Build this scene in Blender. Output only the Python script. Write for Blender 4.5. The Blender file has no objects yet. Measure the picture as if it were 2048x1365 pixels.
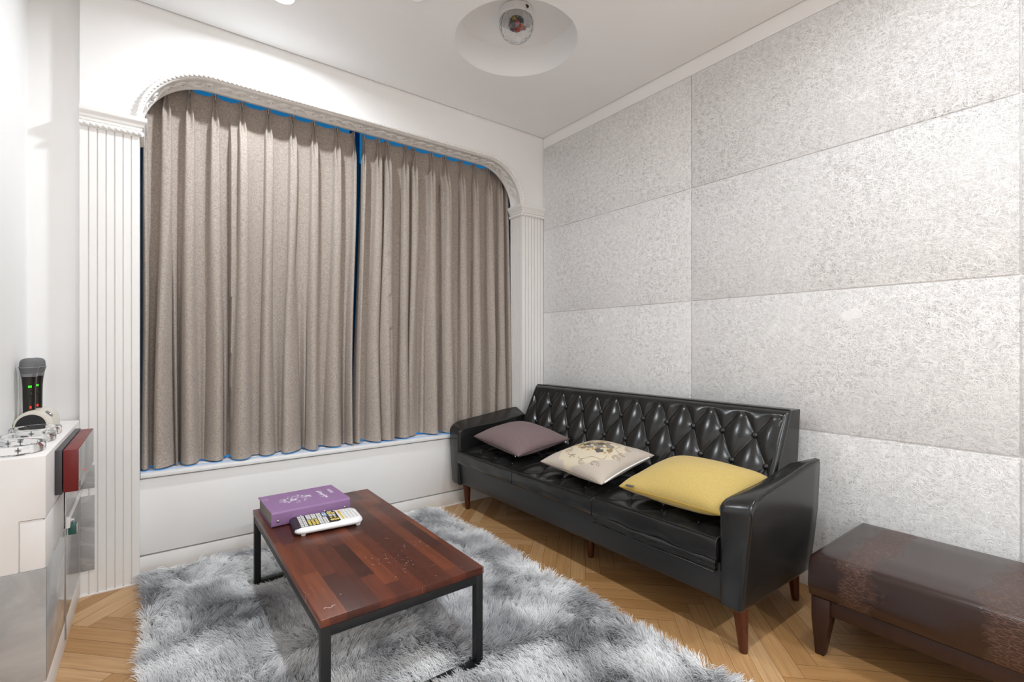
import bpy, bmesh, math, random
import numpy as np
from mathutils import Vector, Matrix
random.seed(7)
RNG = np.random.default_rng(7)
PI = math.pi
SC = bpy.context.scene
COL = SC.collection

# ------------------------------------------------------------------ helpers
def lin(h):
    h = h.lstrip('#')
    o = []
    for i in (0, 2, 4):
        c = int(h[i:i+2], 16) / 255
        o.append(c / 12.92 if c <= .04045 else ((c + .055) / 1.055) ** 2.4)
    return tuple(o) + (1.0,)

class NB:
    """small node builder round one Principled material"""
    def __init__(s, name, col='#cccccc', rough=.5, spec=.5, metal=0.0, **kw):
        s.m = bpy.data.materials.new(name)
        s.m.use_nodes = True
        s.t = s.m.node_tree
        s.b = s.t.nodes['Principled BSDF']
        s.set('Base Color', lin(col) if isinstance(col, str) else col)
        s.set('Roughness', rough); s.set('Specular IOR Level', spec); s.set('Metallic', metal)
        for k, v in kw.items():
            s.set(k.replace('_', ' '), v)
    def set(s, k, v):
        if isinstance(v, bpy.types.NodeSocket):
            s.t.links.new(v, s.b.inputs[k])
        else:
            s.b.inputs[k].default_value = v
    def n(s, typ, ins=None, out=0, **props):
        nd = s.t.nodes.new('ShaderNode' + typ)
        for k, v in props.items():
            setattr(nd, k, v)
        for k, v in (ins or {}).items():
            if isinstance(v, bpy.types.NodeSocket):
                s.t.links.new(v, nd.inputs[k])
            else:
                nd.inputs[k].default_value = v
        return nd.outputs[out]
    def co(s, kind='Object'):
        return s.n('TexCoord', out=kind)
    def map(s, v, scale=(1, 1, 1), rot=(0, 0, 0), loc=(0, 0, 0)):
        return s.n('Mapping', {'Vector': v, 'Scale': scale, 'Rotation': rot, 'Location': loc})
    def noise(s, v, scale=5, detail=2, rough=.5, dist=0, out=0):
        return s.n('TexNoise', {'Vector': v, 'Scale': scale, 'Detail': detail, 'Roughness': rough, 'Distortion': dist}, out=out)
    def math(s, op, a, b=0.0, c=0.0, clamp=False):
        return s.n('Math', {0: a, 1: b, 2: c}, operation=op, use_clamp=clamp)
    def mix(s, f, a, b, blend='MIX'):
        nd = s.t.nodes.new('ShaderNodeMix'); nd.data_type = 'RGBA'; nd.blend_type = blend
        for k, v in ((0, f), (6, a), (7, b)):
            if isinstance(v, bpy.types.NodeSocket): s.t.links.new(v, nd.inputs[k])
            else: nd.inputs[k].default_value = lin(v) if isinstance(v, str) else v
        return nd.outputs[2]
    def ramp(s, f, stops):
        nd = s.t.nodes.new('ShaderNodeValToRGB')
        s.t.links.new(f, nd.inputs[0])
        cr = nd.color_ramp
        while len(cr.elements) < len(stops): cr.elements.new(.5)
        for e, (p, c) in zip(cr.elements, stops):
            e.position = p
            e.color = lin(c) if isinstance(c, str) else (c, c, c, 1)
        return nd.outputs[0]
    def bump(s, h, strength=.3, dist=.002, normal=None):
        ins = {'Height': h, 'Strength': strength, 'Distance': dist}
        if normal is not None: ins['Normal'] = normal
        o = s.n('Bump', ins)
        s.set('Normal', o)
        return o

def plain(name, col, rough=.5, spec=.5, metal=0, nb=0, ns=60, **kw):
    k = NB(name, col, rough, spec, metal, **kw)
    v = k.co()
    r = k.noise(v, ns, 3)
    k.set('Roughness', k.math('MULTIPLY_ADD', r, .12, rough - .06))
    if nb: k.bump(r, nb, .002)
    return k.m

ORI = {}
def origin(o):
    return ORI.get(o.name, Vector((0, 0, 0)))

class MB:
    def __init__(s): s.v = []; s.f = []; s.mi = []; s.cur = 0
    def add(s, vs, fs):
        b = len(s.v)
        s.v.extend([tuple(x) for x in vs])
        s.f.extend([tuple(i + b for i in f) for f in fs])
        s.mi.extend([s.cur] * len(fs))
        return s
    def box(s, x0, x1, y0, y1, z0, z1):
        vs = [(x, y, z) for x in (x0, x1) for y in (y0, y1) for z in (z0, z1)]
        return s.add(vs, [(0, 1, 3, 2), (4, 6, 7, 5), (0, 4, 5, 1), (2, 3, 7, 6), (0, 2, 6, 4), (1, 5, 7, 3)])
    def obox(s, c, size, M):
        hx, hy, hz = [k / 2 for k in size]
        vs = [Vector(c) + M @ Vector((x, y, z)) for x in (-hx, hx) for y in (-hy, hy) for z in (-hz, hz)]
        return s.add(vs, [(0, 1, 3, 2), (4, 6, 7, 5), (0, 4, 5, 1), (2, 3, 7, 6), (0, 2, 6, 4), (1, 5, 7, 3)])
    def loft(s, rings, cap=True, closed=True, loop=False):
        n = len(rings[0]); vs = [p for r in rings for p in r]; fs = []
        R = len(rings)
        for i in range(R if loop else R - 1):
            j = (i + 1) % R
            for k in range(n if closed else n - 1):
                l = (k + 1) % n
                fs.append((i * n + k, i * n + l, j * n + l, j * n + k))
        if cap and closed and not loop:
            fs.append(tuple(range(n - 1, -1, -1)))
            fs.append(tuple((R - 1) * n + k for k in range(n)))
        return s.add(vs, fs)
    def tube(s, pts, r, n=8, closed=False, cap=True, flat=1.0, up=None):
        pts = [Vector(p) for p in pts]; N = len(pts); rings = []
        prev = None
        for i, p in enumerate(pts):
            if closed: t = pts[(i + 1) % N] - pts[i - 1]
            else: t = pts[min(i + 1, N - 1)] - pts[max(i - 1, 0)]
            if t.length < 1e-9: t = Vector((0, 0, 1))
            t.normalize()
            if up is not None: a = Vector(up)
            else: a = prev if prev is not None else (Vector((0, 0, 1)) if abs(t.z) < .9 else Vector((1, 0, 0)))
            a = a - t * a.dot(t)
            if a.length < 1e-6: a = Vector((1, 0, 0)) - t * t.x
            a.normalize(); prev = a; b = t.cross(a)
            rr = r[i] if hasattr(r, '__len__') else r
            rings.append([p + a * (rr * flat * math.cos(2 * PI * k / n)) + b * (rr * math.sin(2 * PI * k / n)) for k in range(n)])
        return s.loft(rings, cap=cap, loop=closed)
    def rope(s, pts, r, pitch=.02, lobes=2, n=12):
        pts = [Vector(p) for p in pts]
        # resample
        L = [0]
        for a, b in zip(pts, pts[1:]): L.append(L[-1] + (b - a).length)
        m = max(4, int(L[-1] / (pitch / 6)))
        rings = []; j = 0; prev = None; Q = []
        for i in range(m + 1):
            d = L[-1] * i / m
            while j < len(L) - 2 and L[j + 1] < d: j += 1
            f = (d - L[j]) / max(1e-9, L[j + 1] - L[j])
            Q.append((pts[j].lerp(pts[j + 1], min(1, f)), d))
        for i, (p, d) in enumerate(Q):
            t = (Q[min(i + 1, m)][0] - Q[max(i - 1, 0)][0]).normalized()
            a = prev if prev is not None else (Vector((0, 1, 0)) if abs(t.y) < .9 else Vector((0, 0, 1)))
            a = (a - t * a.dot(t)).normalized(); prev = a; b = t.cross(a)
            ph = 2 * PI * d / (pitch * lobes)
            ring = []
            for k in range(n):
                th = 2 * PI * k / n
                rr = r * (.62 + .38 * abs(math.cos(lobes * (th - ph) / 2)))
                ring.append(p + a * rr * math.cos(th) + b * rr * math.sin(th))
            rings.append(ring)
        return s.loft(rings)
    def lathe(s, c, prof, n=24, M=None, a0=0):
        c = Vector(c); rings = []
        for r, z in prof:
            ring = []
            for k in range(n):
                p = Vector((r * math.cos(a0 + 2 * PI * k / n), r * math.sin(a0 + 2 * PI * k / n), z))
                ring.append(c + (M @ p if M else p))
            rings.append(ring)
        return s.loft(rings)
    def ball(s, c, rx, ry=None, rz=None, n=12, m=8, M=None):
        ry = ry or rx; rz = rz or rx; c = Vector(c); rings = []
        for i in range(m + 1):
            ph = -PI / 2 + PI * (i + .02) / (m + .04)
            ring = []
            for k in range(n):
                p = Vector((rx * math.cos(ph) * math.cos(2 * PI * k / n), ry * math.cos(ph) * math.sin(2 * PI * k / n), rz * math.sin(ph)))
                ring.append(c + (M @ p if M else p))
            rings.append(ring)
        return s.loft(rings)
    def grid(s, P, flip=False):
        R, C = len(P), len(P[0])
        fs = []
        for i in range(R - 1):
            for j in range(C - 1):
                f = (i * C + j, i * C + j + 1, (i + 1) * C + j + 1, (i + 1) * C + j)
                fs.append(f[::-1] if flip else f)
        return s.add([p for r in P for p in r], fs)

def mk(name, mb, mats, parent=None, bevel=0, seg=2, sharp=35, smooth=True, weld=False):
    if not isinstance(mats, (list, tuple)): mats = [mats]
    me = bpy.data.meshes.new(name)
    org = origin(parent) if parent is not None else None
    if org is None:
        a = np.array([list(v) for v in mb.v])
        lo, hi = a.min(0), a.max(0)
        org = Vector(((lo[0] + hi[0]) / 2, (lo[1] + hi[1]) / 2, lo[2]))
    me.from_pydata([(v[0] - org.x, v[1] - org.y, v[2] - org.z) for v in mb.v], [], mb.f)
    for m in mats: me.materials.append(m)
    me.polygons.foreach_set('material_index', mb.mi)
    bm = bmesh.new(); bm.from_mesh(me)
    if weld: bmesh.ops.remove_doubles(bm, verts=bm.verts, dist=1e-5)
    bmesh.ops.recalc_face_normals(bm, faces=bm.faces)
    if bevel:
        ed = [e for e in bm.edges if len(e.link_faces) == 2 and e.calc_face_angle(0) > math.radians(30)]
        bmesh.ops.bevel(bm, geom=ed, offset=bevel, segments=seg, affect='EDGES', profile=.5)
    bm.to_mesh(me); bm.free()
    if smooth:
        me.shade_smooth()
        me.set_sharp_from_angle(angle=math.radians(sharp))
    o = bpy.data.objects.new(name, me)
    COL.objects.link(o)
    if parent is not None:
        o.parent = parent
    else:
        o.location = org
    ORI[o.name] = Vector(org)
    return o

def tag(o, label, cat, group=None, kind=None):
    o['label'] = label; o['category'] = cat
    if group: o['group'] = group
    if kind: o['kind'] = kind
    return o

def thing(name, label, cat, loc, group=None):
    o = bpy.data.objects.new(name, None)
    o.empty_display_size = .05
    COL.objects.link(o)
    o.location = loc
    ORI[o.name] = Vector(loc)
    return tag(o, label, cat, group)

def struct(o, label=None):
    o['kind'] = 'structure'
    if label: o['label'] = label
    return o

def vnoise(x, y, seed):
    g = np.random.default_rng(seed).random((64, 64))
    xi = np.floor(x).astype(int); yi = np.floor(y).astype(int)
    fx = x - xi; fy = y - yi
    fx = fx * fx * (3 - 2 * fx); fy = fy * fy * (3 - 2 * fy)
    a = g[xi % 64, yi % 64]; b = g[(xi + 1) % 64, yi % 64]; c = g[xi % 64, (yi + 1) % 64]; d = g[(xi + 1) % 64, (yi + 1) % 64]
    return a * (1 - fx) * (1 - fy) + b * fx * (1 - fy) + c * (1 - fx) * fy + d * fx * fy

def interp(x, tab):
    if x <= tab[0][0]: return tab[0][1]
    for (a, fa), (b, fb) in zip(tab, tab[1:]):
        if x <= b: return fa + (fb - fa) * (x - a) / (b - a)
    return tab[-1][1]

def smooth01(t):
    t = max(0., min(1., t)); return t * t * (3 - 2 * t)

# ------------------------------------------------------------------ materials
def wall_paint(name, col, rough=.55):
    k = NB(name, col, rough, .35)
    v = k.co()
    a = k.noise(v, 7, 3, .6); b = k.noise(v, 160, 2)
    k.set('Base Color', k.mix(k.math('MULTIPLY', a, .10), col, '#d2cdc8'))
    k.bump(b, .05, .001)
    return k.m
M_wall = wall_paint('white_wall_paint', '#f6f5f4')
M_ceil = wall_paint('white_ceiling_paint', '#f9fafb', .7)
M_trim = wall_paint('white_satin_trim', '#f1efec', .38)
M_sill = wall_paint('white_sill_lacquer', '#f3f3f3', .22)
M_cabwhite = wall_paint('white_cabinet_paint', '#ebe7e4', .42)

FILL = [(.485, 1.121, .022), (.515, 1.118, .02), (.487, .704, .018), (.501, .595, .012), (1.799, 1.152, .018)]
def mk_panel():
    k = NB('painted_wood_wool_board', '#eeecea', .75, .2)
    v = k.co()
    d = k.noise(v, 9, 2, out=1)
    vv = k.n('VectorMath', {0: v, 1: k.n('VectorMath', {0: d, 'Scale': .05}, operation='SCALE')}, operation='ADD')
    h = None
    for i, ang in enumerate((12, 52, 95, 138, 172)):
        p = k.map(k.map(vv, rot=(math.radians(ang), 0, 0), loc=(0, i * .37, i * .21)), scale=(1, 26, 300))
        nz = k.noise(p, 1.0, 1.0, .4)
        rd = k.math('SUBTRACT', 1.0, k.math('ABSOLUTE', k.math('MULTIPLY_ADD', nz, 15.0, -7.5)), clamp=True)
        rd = k.math('MULTIPLY', rd, .86 + .04 * i)
        h = rd if h is None else k.math('MAXIMUM', h, rd)
    h = k.math('MINIMUM', h, .85)
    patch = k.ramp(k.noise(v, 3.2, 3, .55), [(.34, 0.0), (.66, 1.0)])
    pit_shade = k.ramp(h, [(.06, 1.0), (.45, 0.0)])  # shade in the gaps between fibres, painted into the board colour
    fill = None
    for (cy, cz_, r) in FILL:
        dd = k.n('VectorMath', {0: k.n('VectorMath', {0: v, 1: (0, 1, 1)}, operation='MULTIPLY'), 1: (0, cy, cz_)}, operation='DISTANCE', out=1)
        f1 = k.math('LESS_THAN', k.math('MULTIPLY_ADD', k.noise(v, 45, 2), r * .9, dd), r * 1.45)
        fill = f1 if fill is None else k.math('MAXIMUM', fill, f1)
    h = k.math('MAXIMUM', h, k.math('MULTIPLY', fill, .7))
    pit_shade = k.math('MULTIPLY', pit_shade, k.math('MULTIPLY_ADD', fill, -.72, 1.0))
    pit_shade = k.math('MULTIPLY', pit_shade, k.math('MULTIPLY_ADD', patch, .55, .25))
    k.set('Base Color', k.mix(pit_shade, '#f7f6f5', '#857d75'))
    k.bump(h, .65, .003)
    return k.m
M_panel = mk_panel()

def mk_floor():
    k = NB('oak_herringbone', '#b98a55', .36, .45)
    uv = k.n('UVMap', uv_map='UVMap')
    t = k.n('Attribute', attribute_name='tint', out=2)
    base = k.ramp(t, [(0, '#b08454'), (.35, '#be915f'), (.7, '#c99f70'), (1, '#d1ab80')])
    g = k.noise(k.map(uv, scale=(5, 120, 1)), 1.0, 4, .6, .4)
    g2 = k.noise(k.map(uv, scale=(1.6, 26, 1)), 1.0, 3, .6, 1.2)
    c = k.mix(k.ramp(g, [(.35, 0.0), (.72, .38)]), base, '#7d5226')
    c = k.mix(k.ramp(g2, [(.48, 0.0), (.75, .28)]), c, '#8a5c2c')
    k.set('Base Color', c)
    k.set('Roughness', k.math('MULTIPLY_ADD', g, .16, .28))
    k.bump(g, .10, .001)
    return k.m
M_floor = mk_floor()
M_gap = plain('dark_joint', '#3a2514', .9, .1)

def mk_linen(name, c1, c2, scale=900, rough=.9, var=.25):
    k = NB(name, c1, rough, .15)
    k.set('Sheen Weight', .15)
    v = k.co()
    a = k.noise(k.map(v, scale=(1, 1, .16)), scale, 2, .6)
    b = k.noise(k.map(v, scale=(.16, .16, 1)), scale, 2, .6)
    w = k.math('MULTIPLY_ADD', a, .5, k.math('MULTIPLY', b, .5))
    L = k.noise(v, 6, 2)
    f = k.ramp(w, [(.38, 0.0), (.62, 1.0)])
    c = k.mix(f, c1, c2)
    k.set('Base Color', k.mix(k.math('MULTIPLY', L, var * .3), c, c1))
    k.bump(w, .35, .0012)
    return k.m
M_curtain = mk_linen('taupe_linen_curtain', '#93877e', '#c3b8ae', 620)
M_mauve = mk_linen('mauve_linen', '#6c5a5c', '#85716f', 800)
M_yellow = mk_linen('mustard_linen', '#b89d58', '#c5ad6e', 800)

def mk_leather(name, c1, c2, rough=.3, wr=.25):
    k = NB(name, c1, rough, .5)
    v = k.co()
    a = k.noise(v, 5, 3, .5); g = k.n('TexVoronoi', {'Vector': v, 'Scale': 520.0})
    cr = k.noise(v, 190, 3, .6, .3)
    k.set('Base Color', k.mix(k.ramp(a, [(.35, 0.0), (.75, .6)]), c1, c2))
    k.set('Roughness', k.math('MULTIPLY_ADD', a, .10, rough - .05))
    h = k.math('MULTIPLY_ADD', g, .25, cr)
    k.bump(h, wr, .0018)
    return k.m
M_black = mk_leather('black_leather', '#1c1c1c', '#282828', .23, .10)
M_blackbase = mk_leather('black_leather_worn', '#262728', '#333435', .42, .14)
M_pipe = plain('black_piping', '#0e0e0e', .35)

def mk_croc():
    k = NB('brown_embossed_leather', '#2c1a14', .28, .5)
    v = k.co()
    sep = k.t.nodes.new('ShaderNodeSeparateXYZ'); k.t.links.new(v, sep.inputs[0])
    n = k.noise(v, 9, 2, .5); n2 = k.noise(k.map(v, scale=(40, 40, 140)), 1.0, 2)
    yy = k.math('MULTIPLY_ADD', n, .10, sep.outputs[1])
    fr = k.math('FRACT', k.math('MULTIPLY_ADD', yy, 1 / .325, 10.685))
    ds = k.math('ABSOLUTE', k.math('SUBTRACT', fr, .5))
    wd = k.math('MULTIPLY_ADD', n2, .13, k.math('MULTIPLY', k.noise(v, 16, 2), .20))
    mask = k.math('MULTIPLY', k.math('SUBTRACT', wd, ds), 14.0, clamp=True)
    vo = k.n('TexVoronoi', {'Vector': k.map(k.n('VectorMath', {0: v, 1: k.n('VectorMath', {0: k.noise(v, 25, 2, out=1), 'Scale': .012}, operation='SCALE')}, operation='ADD'), scale=(170, 46, 170)), 'Scale': 1.0}, feature='DISTANCE_TO_EDGE')
    lines = k.ramp(vo, [(.0, 1.0), (.11, 0.0)])
    c = k.mix(mask, '#2b1711', '#38221a')
    c = k.mix(k.math('MULTIPLY', k.math('MULTIPLY', mask, lines), .8), c, '#6b4d42')
    k.set('Base Color', c)
    k.set('Roughness', k.math('MULTIPLY_ADD', mask, .14, .24))
    k.set('Coat Weight', .2); k.set('Coat Roughness', .2)
    h = k.math('MULTIPLY', mask, lines)
    k.bump(k.math('MULTIPLY_ADD', k.noise(v, 90, 4), .3, k.math('MULTIPLY', h, -1.0)), .35, .0025)
    return k.m
M_croc = mk_croc()

def mk_darkwood(name, c1, c2, rough=.35):
    k = NB(name, c1, rough, .5)
    v = k.co()
    g = k.noise(k.map(v, scale=(60, 60, 4)), 1.0, 3, .6)
    k.set('Base Color', k.mix(g, c1, c2))
    chips = k.ramp(k.noise(v, 55, 2, .4), [(.755, 0.0), (.77, 1.0)])
    k.set('Base Color', k.mix(chips, k.mix(g, c1, c2), '#8d6a4a'))
    k.set('Roughness', k.math('MULTIPLY_ADD', g, .15, rough - .07))
    return k.m
M_leg = mk_darkwood('mahogany_leg', '#431d10', '#5c2a17', .28)
M_bench = mk_darkwood('dark_brown_wood', '#27140e', '#372019', .38)

def mk_tabletop():
    k = NB('acacia_butcher_block', '#5a2a18', .3, .5)
    v = k.co()
    sep = k.t.nodes.new('ShaderNodeSeparateXYZ'); k.t.links.new(v, sep.inputs[0])
    X, Y, Z = sep.outputs
    st = k.math('FLOOR', k.math('DIVIDE', X, .0437))
    off = k.n('TexWhiteNoise', {'W': st}, noise_dimensions='1D')
    bl = k.math('FLOOR', k.math('DIVIDE', k.math('ADD', Y, k.math('MULTIPLY', off, .9)), .27))
    w = k.n('TexWhiteNoise', {'Vector': k.n('CombineXYZ', {0: st, 1: bl, 2: 3.0})}, noise_dimensions='3D')
    base = k.ramp(w, [(0, '#3b1a12'), (.3, '#4c2216'), (.55, '#5e2b1a'), (.8, '#6d351e'), (1, '#7a4023')])
    g = k.noise(k.map(v, scale=(70, 4, 30)), 1.0, 4, .65, .6)
    c = k.mix(k.ramp(g, [(.35, 0.0), (.75, .5)]), base, '#34140c')
    sp = k.noise(k.map(v, scale=(1, 1, .01)), 110, 2, .5)
    area = k.noise(v, 5, 2)
    s1 = k.ramp(k.math('MULTIPLY_ADD', area, .25, sp), [(.875, 0.0), (.90, .8)])
    c = k.mix(s1, c, '#b9a595')
    k.set('Base Color', c)
    haze = k.noise(v, 9, 4, .65)
    k.set('Roughness', k.math('MULTIPLY_ADD', haze, .3, .2))
    k.bump(g, .08, .001)
    return k.m
M_top = mk_tabletop()
M_iron = plain('black_powder_coated_steel', '#17181a', .48, .4, nb=.1, ns=300)

def mk_marble(rough=.12):
    k = NB('grey_marble_film', '#a9a7a5', rough, .5 if rough < .3 else .2)
    v = k.co()
    a = k.noise(k.map(v, scale=(1, 1, 1.6)), 5, 6, .62, .8)
    b = k.n('TexNoise', {'Vector': k.map(v, scale=(.5, .5, 1.9)), 'Scale': 2.0, 'Detail': 5.0, 'Distortion': .8})
    vein = k.ramp(k.math('ABSOLUTE', k.math('SUBTRACT', b, .5)), [(0, 1.0), (.012, 0.0)])
    c = k.ramp(a, [(.3, '#9b9997'), (.7, '#bdbbb9')])
    k.set('Base Color', k.mix(k.math('MULTIPLY', vein, .35), c, '#d8d6d4'))
    return k.m
M_marble = mk_marble()
M_sheet = mk_marble(.55)
M_chrome = plain('brushed_metal', '#b9b9b9', .25, .5, 1.0)
M_greymesh = plain('grey_steel_mesh', '#77787a', .42, .5, .6, nb=.9, ns=900)
M_greyring = plain('grey_metal_ring', '#8d8e91', .35, .5, .5)
M_micblack = plain('black_mic_body', '#17120f', .3)
M_blackplastic = plain('matt_black_plastic', '#161718', .5)
M_ivory = plain('ivory_plastic', '#d9d2c6', .35)
M_whiteplastic = plain('white_plastic', '#efeff0', .3)
M_greyplate = plain('dark_grey_plate', '#403c42', .45)
M_red = plain('dark_red_enamel', '#6d0d0c', .4)
M_greypanel = plain('grey_glass_panel', '#a9abaa', .3)
M_padgreen = plain('green_lacquer', '#2c5f57', .35)
M_white_ink = plain('white_print', '#ece6ee', .6)
M_dark_ink = plain('dark_print', '#74726e', .6)
def emis(name, col, st):
    k = NB(name, '#101010', .4)
    k.set('Emission Color', lin(col)); k.set('Emission Strength', st)
    return k.m
M_green_led = emis('green_led', '#3cff20', 2.2)
M_red_led = emis('red_led', '#ff3a24', 1.2)
M_blue_led = emis('blue_white_led', '#cfe4ff', 3.0)
M_lens = emis('lit_downlight_lens', '#fff6ea', 14.0)
def glass(name, col='#ffffff', rough=.02, ior=1.49):
    k = NB(name, col, rough, .5)
    k.set('Transmission Weight', 1.0); k.set('IOR', ior)
    v = k.co(); k.bump(k.noise(v, 40, 2), .05, .001)
    return k.m
M_acrylic = glass('clear_acrylic', '#ffffff', .04, 1.3)
M_dome = glass('clear_faceted_dome', '#ffffff', .0, 1.45)
M_purple = plain('purple_leatherette', '#92709a', .48, .4, nb=.25, ns=500)
M_pages = plain('paper_block', '#a9a49b', .9, .1)

# ------------------------------------------------------------------ room shell
XL, XR, YB, YF, H = -.385, 2.183, 2.54, -2.3, 2.44
# floor: herringbone boards, one mesh, one face per board
def build_floor():
    bm = bmesh.new()
    uvl = bm.loops.layers.uv.new('UVMap'); tl = bm.faces.layers.float.new('tint')
    L, W, g = .58, .065, .0005
    u = Vector((1, 1, 0)) / math.sqrt(2); w = Vector((1, -1, 0)) / math.sqrt(2)
    O = Vector((1.425, 1.485, 0))
    for j in range(-6, 9):
        for i in range(-75, 70):
            base = O + (u + w) * (i * W) + (u - w) * (j * L)
            for kind in (0, 1):
                if kind == 0: a0, a1, b0, b1 = 0, L, 0, W
                else: a0, a1, b0, b1 = L, L + W, -L + W, W
                c = base + u * ((a0 + a1) / 2) + w * ((b0 + b1) / 2)
                if not (XL - .5 < c.x < XR + .6 and YF - .5 < c.y < 3.2): continue
                q = [base + u * a + w * b for a, b in ((a0 + g, b0 + g), (a1 - g, b0 + g), (a1 - g, b1 - g), (a0 + g, b1 - g))]
                f = bm.faces.new([bm.verts.new(p) for p in q])
                f[tl] = random.random()
                ru, rv = random.random() * 9, random.random() * 9
                uv = [(0, 0), (L, 0), (L, W), (0, W)] if kind == 0 else [(0, 0), (0, W), (L, W), (L, 0)]
                for lp, (x, y) in zip(f.loops, uv): lp[uvl].uv = (x + ru, y + rv)
    for co, no in (((XL - .02, 0, 0), (-1, 0, 0)), ((XR + .02, 0, 0), (1, 0, 0)), ((0, YF - .02, 0), (0, -1, 0)), ((0, 2.63, 0), (0, 1, 0))):
        bmesh.ops.bisect_plane(bm, geom=bm.verts[:] + bm.edges[:] + bm.faces[:], plane_co=co, plane_no=no, clear_outer=True)
    for f in bm.faces:
        f.normal_update()
        if f.normal.z < 0: f.normal_flip()
    q = [bm.verts.new(p) for p in ((XL - .02, YF - .02, -.004), (XR + .02, YF - .02, -.004), (XR + .02, 2.63, -.004), (XL - .02, 2.63, -.004))]
    f = bm.faces.new(q); f.material_index = 1
    me = bpy.data.meshes.new('floor'); bm.to_mesh(me); bm.free()
    me.materials.append(M_floor); me.materials.append(M_gap)
    o = bpy.data.objects.new('floor', me); COL.objects.link(o)
    struct(o, 'oak herringbone parquet floor')
build_floor()

# ceiling with round recess
RC = Vector((1.385, 1.81, H)); RR = .29; RD = .15
def build_ceiling():
    mb = MB()
    x0, x1, y0, y1 = XL - .02, XR - .006, YF - .02, 2.545 - .007
    angs = sorted([2 * PI * k / 72 for k in range(72)] + [math.atan2(y - RC.y, x - RC.x) % (2 * PI) for x in (x0, x1) for y in (y0, y1)])
    inner, outer = [], []
    for a in angs:
        dx, dy = math.cos(a), math.sin(a)
        t = min(((x1 if dx > 0 else x0) - RC.x) / dx if abs(dx) > 1e-9 else 1e9, ((y1 if dy > 0 else y0) - RC.y) / dy if abs(dy) > 1e-9 else 1e9)
        inner.append((RC.x + RR * dx, RC.y + RR * dy)); outer.append((RC.x + t * dx, RC.y + t * dy))
    mb.loft([[(x, y, H + .012) for x, y in outer], [(x, y, H) for x, y in outer], [(x, y, H) for x, y in inner], [(x, y, H + RD) for x, y in inner]], cap=False)
    n = len(mb.v) - len(inner)
    mb.f.append(tuple(range(n, n + len(inner)))); mb.mi.append(0)
    o = mk('ceiling', mb, M_ceil, sharp=30); struct(o, 'flat white ceiling with a round recess')
    c = MB(); c.box(XL - .05, XR + .06, YF - .05, 3.0, 2.62, 2.66)
    struct(mk('ceiling_slab', c, M_gap))
build_ceiling()

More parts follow.
